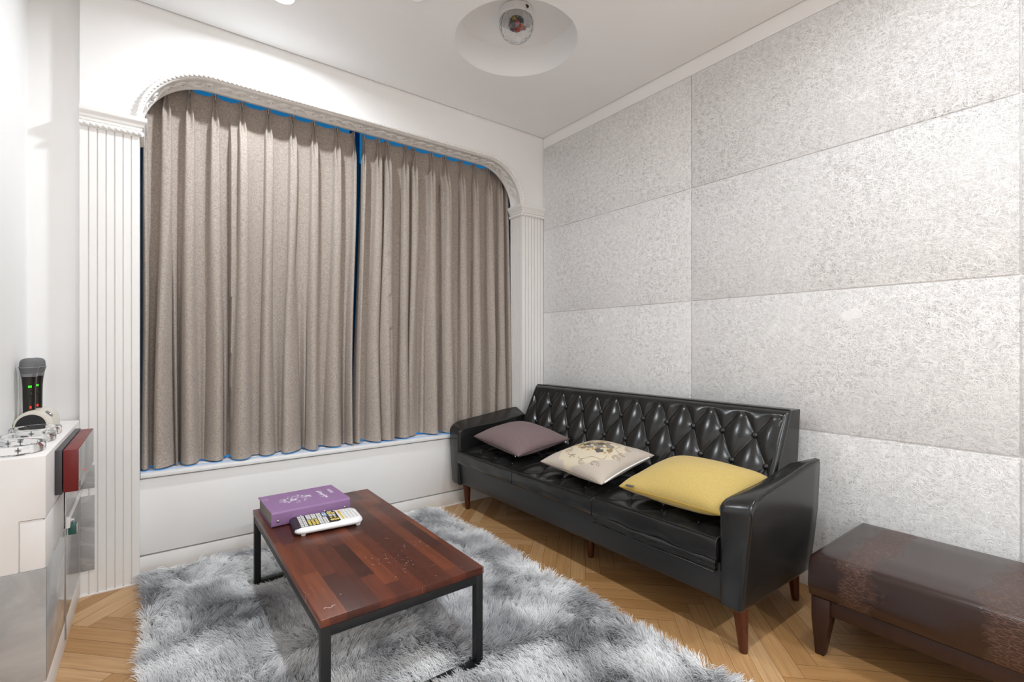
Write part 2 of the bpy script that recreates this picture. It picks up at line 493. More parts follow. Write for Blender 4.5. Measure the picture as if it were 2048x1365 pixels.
# wall with the arched window opening
AX0, AX1, AZ, AR = -.043, 1.993, 2.2, .27
def arch_path(z0, n=14):
    p = [(AX0, z0)]
    c = (AX0 + AR, AZ - AR)
    for k in range(n + 1):
        a = PI - PI / 2 * k / n
        p.append((c[0] + AR * math.cos(a), c[1] + AR * math.sin(a)))
    c = (AX1 - AR, AZ - AR)
    for k in range(n + 1):
        a = PI / 2 - PI / 2 * k / n
        p.append((c[0] + AR * math.cos(a), c[1] + AR * math.sin(a)))
    p.append((AX1, z0))
    return p
WX0, WX1, WT = -.23, XR + .007, 2.6
def build_arch_wall():
    P = arch_path(1.87); mb = MB()
    n = len(P)
    Q = []
    for i, (x, z) in enumerate(P):
        if i == 0: Q.append((WX0, 1.87))
        elif i == n - 1: Q.append((WX1, 1.87))
        elif i <= 8: Q.append((WX0, 1.87 + (WT - 1.87) * i / 8))
        elif i >= n - 9: Q.append((WX1, 1.87 + (WT - 1.87) * (n - 1 - i) / 8))
        else: Q.append((WX0 + (WX1 - WX0) * (i - 8) / (n - 17), WT))
    f = 2.545
    mb.loft([[(x, f, z) for x, z in Q], [(x, f, z) for x, z in P], [(x, 2.67, z) for x, z in P], [(x, 2.67, z) for x, z in Q]], closed=False, cap=False)
    # left return and the cheek behind the left pilaster
    mb.add([(WX0, f, 0), (WX0, f, WT), (WX0, 2.67, WT), (WX0, 2.67, 0)], [(0, 1, 2, 3)])
    o = mk('wall_back', mb, M_wall, sharp=25); struct(o, 'white wall around the arched curtain opening')
    # niche for the window behind the curtains
    nb = MB()
    x0, x1, y0, y1, z0, z1 = -.16, 2.12, 2.668, 2.93, .40, 2.42
    nb.add([(x0, y0, z0), (x1, y0, z0), (x1, y1, z0), (x0, y1, z0), (x0, y0, z1), (x1, y0, z1), (x1, y1, z1), (x0, y1, z1)],
           [(0, 1, 2, 3), (7, 6, 5, 4), (3, 0, 4, 7), (1, 2, 6, 5), (2, 3, 7, 6)])
    struct(mk('wall_window_niche', nb, M_wall))
    # knee wall under the sill, with shadow groove above the baseboard
    kb = MB(); kb.box(-.10, 2.05, 2.61, 2.70, .0905, .418); kb.box(-.10, 2.05, 2.635, 2.70, 0, .0905)
    struct(mk('wall_under_window', kb, M_wall, bevel=.001))
    bb = MB(); bb.box(-.06, 2.01, 2.61, 2.634, .002, .083)
    bb.cur = 0; bb.box(-.06, 2.01, 2.606, 2.611, 0, .004)
    struct(mk('baseboard_back', bb, M_trim, bevel=.0008))
    # left alcove and walls
    a = MB(); a.box(XL - .05, WX0 + .02, 2.6, 2.66, 0, 2.6); struct(mk('wall_alcove', a, M_wall))
    l = MB(); l.box(XL - .05, XL, YF, 2.62, 0, 2.6); struct(mk('wall_left', l, M_wall))
    r = MB(); r.box(XR + .003, XR + .06, YF, 2.7, 0, 2.6); wr = struct(mk('wall_right', r, M_wall), 'white wall clad in wood wool boards')
    t = MB(); t.box(XR - .0005, XR + .01, YF, 2.54, 2.366, 2.6); mk('top_strip', t, M_wall, wr)
    fr = MB(); fr.box(XL - .05, XR + .06, YF - .05, YF, 0, 2.6); struct(mk('wall_front', fr, M_wall))
    ys = [(1.394, 2.537), (.2455, 1.390), (-.903, .2415), (-2.05, -.907)]
    zs = [(.075, .6425), (.6475, 1.2175), (1.2225, 1.7875), (1.7925, 2.363)]
    for y0, y1 in ys:
        for z0, z1 in zs:
            p = MB(); p.box(XR - .004, XR + .006, y0, y1, z0, z1)
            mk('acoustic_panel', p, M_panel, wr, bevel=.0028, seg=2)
    b = MB(); b.box(XR - .008, XR + .006, YF, 2.6, 0, .073); struct(mk('baseboard_right', b, M_trim, bevel=.002))
build_arch_wall()

def build_trims():
    # fluted pilasters
    def pil(path):  # path of (x, y) corners, outward normal to the left-hand side of travel
        pts = []
        for (ax, ay), (bx, by) in zip(path, path[1:]):
            L = math.hypot(bx - ax, by - ay); n = max(1, round(L / .0267)); tx, ty = (bx - ax) / L, (by - ay) / L
            nx, ny = ty, -tx
            for i in range(n):
                s0, s1 = L * i / n, L * (i + 1) / n
                g = .0022
                for s, d in ((s0 + (g if i else 0), 0), (s1 - g, 0), (s1 - g * .9, -.0055), (s1 + g * .9, -.0055)) if i < n - 1 else ((s0 + g, 0), (s1, 0)):
                    pts.append((ax + tx * s + nx * d, ay + ty * s + ny * d))
        return pts
    cap_prof = [(0, 1.868), (.003, 1.870), (.003, 1.893), (.008, 1.895), (.010, 1.900), (.010, 1.906), (.014, 1.908), (.016, 1.914), (.020, 1.922), (.025, 1.927), (.026, 1.930), (.026, 1.944), (.022, 1.946), (-.004, 1.946)]
    for i, (path, lab) in enumerate((([(-.23, 2.54), (AX0, 2.54), (AX0, 2.672)], 'fluted white pilaster left of the curtains'), ([(AX1, 2.672), (AX1, 2.54), (XR - .004, 2.54)], 'fluted white pilaster right of the curtains'))):
        pts = pil(path)
        if i == 0: back = [(AX0 - .06, 2.672), (-.23, 2.60)]
        else: back = [(XR - .004, 2.672), (AX1 + .05, 2.672)]
        ring = pts + back
        mb = MB(); mb.loft([[(x, y, z) for x, y in ring] for z in (0.004, 1.87)])
        o = mk('trim_%d' % (i + 1), mb, M_trim, sharp=20); struct(o, lab)
        # capital: profile swept round the corner
        c = MB(); rings = []
        for k, (x, y) in enumerate(path):
            if k == 0: d = Vector((path[1][0] - x, path[1][1] - y)); n = Vector((d.y, -d.x)).normalized()
            elif k == len(path) - 1: d = Vector((x - path[k - 1][0], y - path[k - 1][1])); n = Vector((d.y, -d.x)).normalized()
            else:
                d1 = Vector((x - path[k - 1][0], y - path[k - 1][1])).normalized(); d2 = Vector((path[k + 1][0] - x, path[k + 1][1] - y)).normalized()
                n1 = Vector((d1.y, -d1.x)); n2 = Vector((d2.y, -d2.x)); n = n1 + n2
            rings.append([(x + n.x * o_, y + n.y * o_, z) for o_, z in cap_prof])
        c.loft(rings)
        for seg in range(2):
            (ax, ay), (bx, by) = path[seg], path[seg + 1]
            d = Vector((bx - ax, by - ay)).normalized(); n = Vector((d.y, -d.x)) * .007
            e0, e1 = (0, .007) if seg == 0 else (-.007, 0)
            c.rope([(ax + n.x + d.x * e0, ay + n.y + d.y * e0, 1.881), (bx + n.x + d.x * e1, by + n.y + d.y * e1, 1.881)], .0105, .019, 2)
        mk('capital', c, M_trim, o, sharp=30)
    # floor caulk line under the left pilaster
    q = MB(); q.box(-.232, AX0 + .003, 2.534, 2.541, 0, .005); struct(mk('baseboard_left', q, M_trim))
    # arch moulding: soffit band, fillet and rope
    P = arch_path(1.93, 20)[1:-1]
    N = []
    for i, (x, z) in enumerate(P):
        a = P[max(0, i - 1)]; b = P[min(len(P) - 1, i + 1)]
        t = Vector((b[0] - a[0], b[1] - a[1])).normalized(); N.append(Vector((t.y, -t.x)))
    # densify straight run
    prof = [(-.016, 2.546), (-.016, 2.538), (-.010, 2.535), (.002, 2.535), (.006, 2.539), (.006, 2.562), (.0025, 2.567), (.0025, 2.648), (.006, 2.651), (.006, 2.664), (.003, 2.668), (0, 2.669)]
    mb = MB(); mb.loft([[(x + n.x * o_, y, z + n.y * o_) for o_, y in prof] for (x, z), n in zip(P, N)], closed=False, cap=False)
    # scroll relief
    S = [0]
    for a, b in zip(P, P[1:]): S.append(S[-1] + math.hypot(b[0] - a[0], b[1] - a[1]))
    def at(s, y, o_):
        s = max(0, min(S[-1], s)); j = 0
        while j < len(S) - 2 and S[j + 1] < s: j += 1
        f = (s - S[j]) / (S[j + 1] - S[j]); x = P[j][0] + (P[j + 1][0] - P[j][0]) * f; z = P[j][1] + (P[j + 1][1] - P[j][1]) * f
        n = N[j].lerp(N[j + 1], f)
        return (x + n.x * o_, y, z + n.y * o_)
    per = .125; yc = 2.608
    for m in range(int(S[-1] / per)):
        s0 = m * per + .012; sg = 1 if m % 2 else -1
        mb.tube([at(s0 + per * t / 14, yc + .026 * math.sin(PI * t / 7) * sg, .004) for t in range(15)], .0042, 6)
        for cs, cy, dr in ((.03, -.006, 1), (.09, .006, -1)):
            mb.tube([at(s0 + cs + (.021 * (1 - t / 19)) * math.cos(dr * t * .62 + 2), yc + sg * cy + (.024 * (1 - t / 19)) * math.sin(dr * t * .62 + 2), .0045) for t in range(19)], [.0042 - .0001 * t for t in range(19)], 6)
            mb.ball(at(s0 + cs, yc + sg * cy, .005), .005, n=8, m=5)
        for t in range(7):
            a0 = at(s0 + .055 + .004 * t, yc + sg * (.004 - .005 * t), .003); a1 = at(s0 + .078 + .006 * t, yc + sg * (.030 - .009 * t), .004)
            mb.tube([a0, [(p + q) / 2 + d for p, q, d in zip(a0, a1, (0, 0, -.002))], a1], [.002, .0042, .001], 6)
    o = mk('trim_3', mb, M_trim, sharp=50); struct(o, 'carved white arch moulding above the curtains')
    r = MB(); r.rope([(x + n.x * -.006, 2.531, z + n.y * -.006) for (x, z), n in zip(P, N)], .0105, .0185, 2)
    mk('rope_moulding', r, M_trim, o, sharp=60)
build_trims()

# window behind the curtains
def build_window():
    w = bpy.data.objects.new('window_1', None); COL.objects.link(w); w.location = (.975, 2.9, .42); ORI['window_1'] = Vector(w.location); struct(w, 'window with blue film behind the curtains')
    f = MB()
    for x0, x1 in ((-.13, -.07), (.94, 1.0), (2.03, 2.09)): f.box(x0, x1, 2.86, 2.90, .46, 2.40)
    f.box(-.13, 2.09, 2.86, 2.90, .50, .56); f.box(-.13, 2.09, 2.86, 2.90, 2.30, 2.40)
    f.box(-.15, 2.11, 2.70, 2.86, 2.30, 2.305)
    mk('window_frame', f, plain('blue_protective_film', '#2586c4', .3), w, bevel=.003)
    k = NB('dark_blue_film_glass', '#0f2233', .2)
    k.set('Emission Color', lin('#123a5c')); k.set('Emission Strength', .25)
    k2 = NB('blue_daylight_glass', '#1c4f78', .15)
    k2.set('Emission Color', lin('#2a9df0')); k2.set('Emission Strength', 1.5)
    k3 = NB('blue_upper_glass', '#1c4f78', .15)
    k3.set('Emission Color', lin('#2a8fd0')); k3.set('Emission Strength', .45)
    for x0, x1 in ((-.10, .95), (.99, 2.06)):
        p = MB(); p.box(x0, x1, 2.868, 2.876, .4412, .475); mk('lower_pane', p, k2.m, w)
        p = MB(); p.box(x0, x1, 2.868, 2.876, 2.10, 2.31); mk('upper_pane', p, k3.m, w)
    for x0, x1 in ((-.08, .95), (.99, 2.04)):
        p = MB(); p.box(x0, x1, 2.876, 2.884, .55, 2.11); mk('pane', p, k.m, w)
    s = MB(); s.box(-.041, 1.992, 2.598, 2.68, .424, .441); s.box(-.12, 2.08, 2.675, 2.875, .424, .441)
    mk('window_sill', s, M_sill, w, bevel=.0015)
build_window()

# ------------------------------------------------------------------ curtains
YC = 2.735
def px_x(px, y=2.70):
    s, c = math.sin(math.radians(36.9)), math.cos(math.radians(36.9)); u = (px - 1024) / 958
    return (s + u * c) / (c - u * s) * y
def curtain(name, label, x0, x1, pleats, steps, seed):
    rs = np.random.default_rng(seed)
    xs = sorted(pleats); nP = len(xs)
    lean = [(-.036 * (i / (nP - 1)) ** 2 if seed == 3 else -.044 * (1 - i / (nP - 1)) ** 2) for i in range(nP)]
    top = 2.211; bot = .450
    Z = [top - (top - bot) * (i / 110) ** 1.0 for i in range(111)]
    # u stations: dense samples across each pleat
    st = []
    for i, xp in enumerate(xs):
        for t in np.linspace(-1, 1, 17): st.append((i, t))
        if i < len(xs) - 1:
            for t in np.linspace(.06, .94, 14): st.append((i + .5, t))
    jit = rs.normal(0, 1, (len(xs), 6))
    jit[0] *= .15; jit[-1] *= .15
    def hw(i, d):  # half width of the fold, d = drop below the top
        w = interp(d, [(0, .0125), (.03, .0085), (.055, .0042), (.09, .0125), (.15, .0185), (.30, .0205), (.8, .026 + .002 * jit[i][0]), (1.75, .040 + .006 * jit[i][1])])
        return w * (.45 if i in (0, nP - 1) else 1)
    def dep(i, d):
        return interp(d, [(0, .024), (.055, .032), (.15, .048), (.6, .055 + .004 * jit[i][2]), (1.2, .062 + .010 * jit[i][3]), (1.75, .070 + .016 * jit[i][4])])
    def cx(i, d):
        return xs[i] + lean[i] * smooth01(d / 1.7) + (.006 * jit[i][5] + .004 * math.sin(d * 2.3 + i * 1.7)) * smooth01(d / 1.6)
    def base(x, d):
        b = -.012 * smooth01((d - .2) / 1.5) + .004 * math.sin(x * 23 + seed) * smooth01(d / .5) + .007 * math.sin(x * 9.1 + d * 1.1 + seed) * smooth01(d / .8)
        for sx, amp, ln in steps:
            if x > sx: b -= amp * math.exp(-(x - sx) / ln) * smooth01((d - .03) / .25)
        return b
    G = []
    for z in Z:
        d = top - z; row = []
        for i, t in st:
            if i == int(i):
                i = int(i); w = hw(i, d); D = dep(i, d)
                n = 2.6
                q = (1 - abs(t) ** n) ** (1 / n) if abs(t) < 1 else 0
                lip = interp(d, [(0, .92), (.045, .6), (.055, .1), (.075, .5), (.13, .55), (.2, .12), (.4, 0)])
                sw = smooth01((d - .35) / 1.0); q = q * (1 - sw) + sw * math.cos(PI / 2 * min(1, abs(t))) ** 1.3
                q *= 1 - lip * math.exp(-(t / .34) ** 2)
                x = cx(i, d) + w * (math.sin(t * PI / 2) if abs(t) < 1 else t) + .012 * jit[i][0] * q * smooth01((d - .3) / 1.2)
                y = YC + base(cx(i, d) + w * t, d) - D * q
                zz = z
            else:
                i = int(i); a = cx(i, d) + hw(i, d); b = cx(i + 1, d) - hw(i + 1, d)
                x = a + (b - a) * t
                bow = math.sin(PI * t)
                y = YC + base(x, d) + .010 * bow * interp(d, [(0, .5), (.3, 1), (1.8, .6)]) - .012 * jit[i][3] * math.sin(2 * PI * t) * smooth01((d - .5) / 1.0)
                zz = z - .009 * bow ** .4 * max(0, 1 - d / .10) + .005 * math.sin(x * 17 + seed) * smooth01((d - 1.5) / .25)
            row.append((x, y, zz))
        G.append(row)
    G2 = [[(x, y + .0035, z) for x, y, z in r] for r in G]
    th = thing(name, label, 'curtain', ((x0 + x1) / 2, YC, bot), 'taupe curtains across the arched window')
    mb = MB(); mb.grid(G)
    n = len(mb.v); R, C = len(G), len(G[0])
    mb.grid(G2, flip=True)
    for j in range(C - 1):
        mb.f.append((j, n + j, n + j + 1, j + 1)); mb.f.append(((R - 1) * C + j, (R - 1) * C + j + 1, n + (R - 1) * C + j + 1, n + (R - 1) * C + j)); mb.mi += [0, 0]
    for i in range(R - 1):
        mb.f.append((i * C, (i + 1) * C, n + (i + 1) * C, n + i * C)); mb.f.append((i * C + C - 1, n + i * C + C - 1, n + (i + 1) * C + C - 1, (i + 1) * C + C - 1)); mb.mi += [0, 0]
    mk('pleated_panel', mb, M_curtain, th, sharp=70)
    for i, xp in enumerate(xs):
        h = MB(); h.tube([(xp, YC - .026, top - .03), (xp, YC - .026, top - .006), (xp, YC - .025, top - .003), (xp, YC - .022, top - .006)], .0012, 6)
        mk('hook', h, M_whiteplastic, th)
    return xs
PL = [px_x(p) for p in (290, 333, 380, 431, 485, 538, 587, 630, 676, 710)]
PRt = [px_x(p) for p in (730, 759, 777, 813, 831, 866, 893, 925, 952, 980, 1001, 1013)]
curtain('curtain', 'wider taupe linen curtain, the left of the pair, with wide-set pinch pleats', PL[0], PL[-1], PL, [(px_x(461), .06, .16)], 3)
curtain('curtain', 'narrower taupe linen curtain, the right of the pair, beside the wood wool wall', PRt[0], PRt[-1], PRt, [(px_x(884), .05, .14), (px_x(772), .03, .06)], 11)
rail = thing('curtain_rail', 'slim white curtain rail tucked under the arch moulding', 'curtain rail', (.975, 2.715, 2.25))
r_ = MB(); r_.box(-.09, 2.03, 2.700, 2.722, 2.2145, 2.226); mk('track', r_, M_trim, rail, bevel=.002)
for xp in PL + PRt + [px_x(p) for p in (603, 612, 698, 735)]:
    g = MB(); g.box(xp - .004, xp + .004, 2.697, 2.7005, 2.211, 2.222); g.tube([(xp, 2.697, 2.212), (xp + .002, 2.696, 2.209), (xp, 2.695, 2.206)], .0012, 5)
    mk('runner', g, M_whiteplastic, rail)
r_ = MB(); r_.box(-.12, 2.08, 2.703, 2.722, 2.226, 2.42); mk('bracket', r_, M_trim, rail)

# ------------------------------------------------------------------ ceiling things
dl = thing('disco_light', 'clear faceted party lamp with coloured lenses in the round ceiling recess', 'disco light', (RC.x, RC.y, 2.43))
cz = 2.522
b = MB(); b.lathe((RC.x, RC.y, 0), [(.06, H + RD - .001), (.078, H + RD - .004), (.081, 2.552), (.079, 2.545), (.06, 2.545)], 40); mk('base', b, M_whiteplastic, dl)
b = MB()
rings = []
for i in range(8):
    ph = -PI / 2 + (PI / 2 + .35) * (i + .25) / 7.25
    rings.append([(RC.x + .083 * math.cos(ph) * math.cos(2 * PI * (k + .5 * (i % 2)) / 16), RC.y + .083 * math.cos(ph) * math.sin(2 * PI * (k + .5 * (i % 2)) / 16), cz + .083 * math.sin(ph)) for k in range(16)])
vs = [p for r in rings for p in r]; fs = []
for i in range(7):
    for k in range(16):
        a, a2 = i * 16 + k, i * 16 + (k + 1) % 16; c, c2 = a + 16, (i + 1) * 16 + (k + 1) % 16
        if i % 2 == 0: fs += [(a, a2, c), (a2, c2, c)]
        else: fs += [(a, c2, c), (a, a2, c2)]
fs.append(tuple(range(15, -1, -1)))
b.add(vs, fs)
n_ = len(vs)
b.add([(RC.x + (x - RC.x) * .93, RC.y + (y - RC.y) * .93, cz + (z - cz) * .93) for x, y, z in vs], [f[::-1] for f in fs])
for k in range(16):
    a, a2 = 112 + k, 112 + (k + 1) % 16
    b.f.append((a, a2, n_ + a2, n_ + a)); b.mi.append(0)
mk('faceted_dome', b, M_dome, dl, smooth=False)
b = MB(); b.lathe((RC.x, RC.y, 0), [(.01, 2.505), (.030, 2.507), (.034, 2.53), (.034, 2.552), (.01, 2.553)], 20); mk('motor', b, plain('grey_motor', '#4a4b50', .25, .5, .8), dl)
for (dx, dy, z, col) in ((-.028, -.02, 2.53, '#b09a1c'), (-.02, -.034, 2.508, '#a01414'), (.004, -.036, 2.498, '#a01414'), (-.034, .004, 2.512, '#6a1c1c'), (.026, -.026, 2.505, '#8a1a18'), (-.004, -.018, 2.488, '#b01818'), (-.018, -.012, 2.492, '#7c1a1a')):
    b = MB(); b.lathe((RC.x + dx, RC.y + dy, z), [(.004, -.006), (.0105, -.005), (.0105, .005), (.004, .006)], 6)
    mk('coloured_lens', b, plain('lens_' + col[1:], col, .2), dl, smooth=False)
b = MB(); b.tube([(RC.x - .015, RC.y + .03, H + RD), (RC.x - .005, RC.y - .06, H + RD - .012), (RC.x - .002, RC.y - .083, H + RD - .02), (RC.x, RC.y - .086, 2.562)], .0035, 8); b.ball((RC.x, RC.y - .086, 2.562), .006, n=8, m=6); mk('cable', b, M_blackplastic, dl)

cl = thing('downlight', 'round white ceiling fitting with its lamp off, cut by top edge of photo', 'downlight', (.862, 1.805, H - .008))
b = MB(); b.lathe((.862, 1.805, 0), [(.030, H + .02), (.034, H - .002), (.040, H - .008), (.046, H - .007), (.049, H - .001), (.049, H + .001)], 36); mk('bezel', b, M_whiteplastic, cl)
b = MB(); b.lathe((.862, 1.805, 0), [(.004, H - .0015), (.034, H - .002), (.034, H), (.004, H + .001)], 30); mk('diffuser', b, plain('frosted_grey', '#b9b6b4', .5), cl)

LAMPS = [(.43, 2.145, 'lit round downlight near the curtain wall'), (.43, .30, 'lit round downlight above the coffee table side'), (1.55, .30, 'lit round downlight above the brown bench'), (.43, -1.4, 'added fill downlight, unseen at the back left of the room'), (1.70, -1.4, 'added fill downlight, unseen at the back right of the room')]  # last two are unseen lamps added behind the camera as fill light
POW = [13.6, 13.5, 5.6, 24, 23]
for (lx, ly, lab), pw in zip(LAMPS, POW):
    t = thing('downlight', lab, 'downlight', (lx, ly, H - .01), 'lit ceiling downlights')
    b = MB(); b.lathe((lx, ly, 0), [(.040, H + .02), (.040, H - .003), (.044, H - .006), (.050, H - .004), (.052, H), (.052, H + .002)], 36); mk('bezel', b, M_whiteplastic, t)
    b = MB(); b.lathe((lx, ly, 0), [(.003, H - .002), (.040, H - .0022), (.040, H), (.003, H)], 30); mk('lens', b, M_lens, t)
    L = bpy.data.lights.new('downlight_lamp', 'AREA'); L.shape = 'DISK'; L.size = .075; L.energy = pw; L.color = (.885, .95, 1.0); L.spread = math.radians(172)
    lo = bpy.data.objects.new('downlight_lamp', L); COL.objects.link(lo); lo.parent = t; lo.location = (0, 0, .002)

# ------------------------------------------------------------------ sofa
sofa = thing('sofa', 'three-seat black leather sofa with diamond-buttoned back against the wood wool wall', 'sofa', (1.78, 1.65, 0))
SY0, SY1 = .725, 2.575
IN0, IN1 = .832, 2.468
b = MB()
rings = []
for x, zt in ((1.478, .30), (1.70, .30), (2.06, .30)):
    zb = .165
    rings.append([(x, IN0 - .02, zb), (x, IN0 - .02, zt), (x, IN1 + .02, zt), (x, IN1 + .02, zb)])
rings[0] = [(1.478, IN0 - .02, .165), (1.466, IN0 - .02, .295), (1.466, IN1 + .02, .295), (1.478, IN1 + .02, .165)]
b.loft(rings)
base = mk('base_frame', b, M_blackbase, sofa, bevel=.012, seg=3)
def arm(side):
    mb = MB(); rings = []
    OT = [(1.455, .487), (1.475, .510), (1.50, .523), (1.54, .533), (1.61, .542), (1.71, .553), (1.80, .566), (1.87, .577), (1.965, .583)]
    IT = [(1.455, .478), (1.475, .494), (1.50, .503), (1.57, .509), (1.71, .516), (1.87, .536), (1.965, .552)]
    yi, yo, yob, yib = .832, .725, .757, .835
    def ring(x, ins):
        zo, zi = interp(x, OT) - ins, interp(x, IT) - ins
        zb = .162 + ins + .0
        r = .016
        pts = []
        def corner(cy, cz, a0, a1, rr):
            for k in range(5):
                a = a0 + (a1 - a0) * k / 4
                pts.append((cy + rr * math.cos(a), cz + rr * math.sin(a)))
        yii, yoo, yobb = yi - ins, yo + ins, yob + ins
        # (outer is -y): inner top, outer top, outer mid, outer bottom, inner bottom
        corner(yii - r, zi - r, 0, PI / 2, r)
        corner(yoo + r, zo - r, PI / 2, PI, r)
        pts.append((yoo - .004 + .35 * (yobb - yoo), .40)); pts.append((yoo - .003 + .72 * (yobb - yoo), .28))
        corner(yobb + .014, zb + .014, PI, 1.5 * PI, .014)
        corner(yii - .008, zb + .008, 1.5 * PI, 2 * PI, .008)
        return [(x, y if side < 0 else 3.30 - y, z) for y, z in pts]
    for x, ins in ((1.4545, .012), (1.4565, .006), (1.4605, .002), (1.466, 0), (1.48, 0), (1.50, 0), (1.54, 0), (1.60, 0), (1.66, 0), (1.72, 0), (1.78, 0), (1.84, 0), (1.90, 0), (1.955, 0), (1.962, .003), (1.966, .009)):
        rings.append(ring(x, ins))
    mb.loft(rings)
    o = mk('armrest', mb, M_black, sofa, sharp=50)
    for idx in (7, 1):
        p = MB(); p.tube([r[idx] for r in rings[1:-1]], .0038, 6)
        if idx == 7: p.tube([rings[2][k] for k in (7, 8, 9, 10, 11, 12)], .0038, 6)
        mk('piping', p, M_pipe, o)
arm(-1); arm(1)
# tufted back
TY, TZ = .1405, .1075
def tuft(y, z, y0, z0):
    p = ((y - y0) / (TY / 2) + (z - z0) / TZ) / 2; q = ((y - y0) / (TY / 2) - (z - z0) / TZ) / 2
    a = abs(math.sin(PI * p)); c = abs(math.sin(PI * q))
    a = math.sqrt(a * a + .0036) / 1.002; c = math.sqrt(c * c + .0036) / 1.002
    h = (a * c) ** .38
    return h
BY0, BY1, BZ0, BZ1 = .862, 2.438, .34, .735
def bx(z): return 1.838 + .5 * (z - .36)
def back_front(y, z):
    e = min(y - BY0, BY1 - y, BZ1 - z)
    fade = smooth01((e - .006) / .05) if e < .06 else 1
    if BZ1 - z < .06: fade *= smooth01((BZ1 - z) / .035)
    h = tuft(y, z, .976, .628)
    rr = .022; el = 0
    if e < rr: el = rr - math.sqrt(max(0, rr * rr - (rr - e) ** 2))
    return bx(z) - .030 * (h * fade + (1 - fade) * .78) + .018 + el
b = MB(); ny, nz = 560, 150
ys = [BY0 + (BY1 - BY0) * i / ny for i in range(ny + 1)]; zs = [BZ0 + (BZ1 - BZ0) * (j / nz) for j in range(nz + 1)]
ys = [BY0, BY0 + .001, BY0 + .003] + ys[2:-2] + [BY1 - .003, BY1 - .001, BY1]; zs = zs[:-2] + [BZ1 - .004, BZ1 - .0015, BZ1 - .0004, BZ1]
G = [[(back_front(y, z), y, z) for y in ys] for z in zs]
b.grid(G)
C = len(ys); R = len(zs)
loop = [j for j in range(C)] + [i * C + C - 1 for i in range(1, R)] + [(R - 1) * C + j for j in range(C - 2, -1, -1)] + [i * C for i in range(R - 2, 0, -1)]
n0 = len(b.v)
for i in loop:
    x, y, z = b.v[i]; b.v.append((2.085 + .11 * (z - .36), y, z))
for k in range(len(loop)):
    l = (k + 1) % len(loop)
    b.f.append((loop[k], loop[l], n0 + l, n0 + k)); b.mi.append(0)
b.f.append(tuple(n0 + k for k in range(len(loop)))); b.mi.append(0)
back = mk('backrest', b, M_black, sofa, sharp=60)
p = MB(); p.tube([(back_front(y, BZ1), y, BZ1 + .001) for y in ys[2:-2:6]], .0042, 6); p.tube([(bx(z) + .02, BY0 + .0005, z) for z in zs[50:-1:5]], .004, 6); mk('piping', p, M_pipe, back)
def button(x, y, z, nrm, parent, r=.0135):
    q = Vector(nrm).to_track_quat('Z', 'Y').to_matrix()
    m = MB(); m.lathe((x, y, z), [(.002, -.004), (r * .8, -.003), (r, .001), (r * .86, .0055), (r * .5, .0085), (.0015, .0095)], 14, q)
    mk('button', m, M_black, parent, sharp=80)
for i in range(10): button(bx(.628) + .010, .976 + TY * i, .628, (-1, 0, .45), back)
for i in range(11): button(bx(.5205) + .010, .976 - TY / 2 + TY * i, .5205, (-1, 0, .45), back)
for i in range(10): button(bx(.413) + .010, .976 + TY * i, .413, (-1, 0, .45), back)
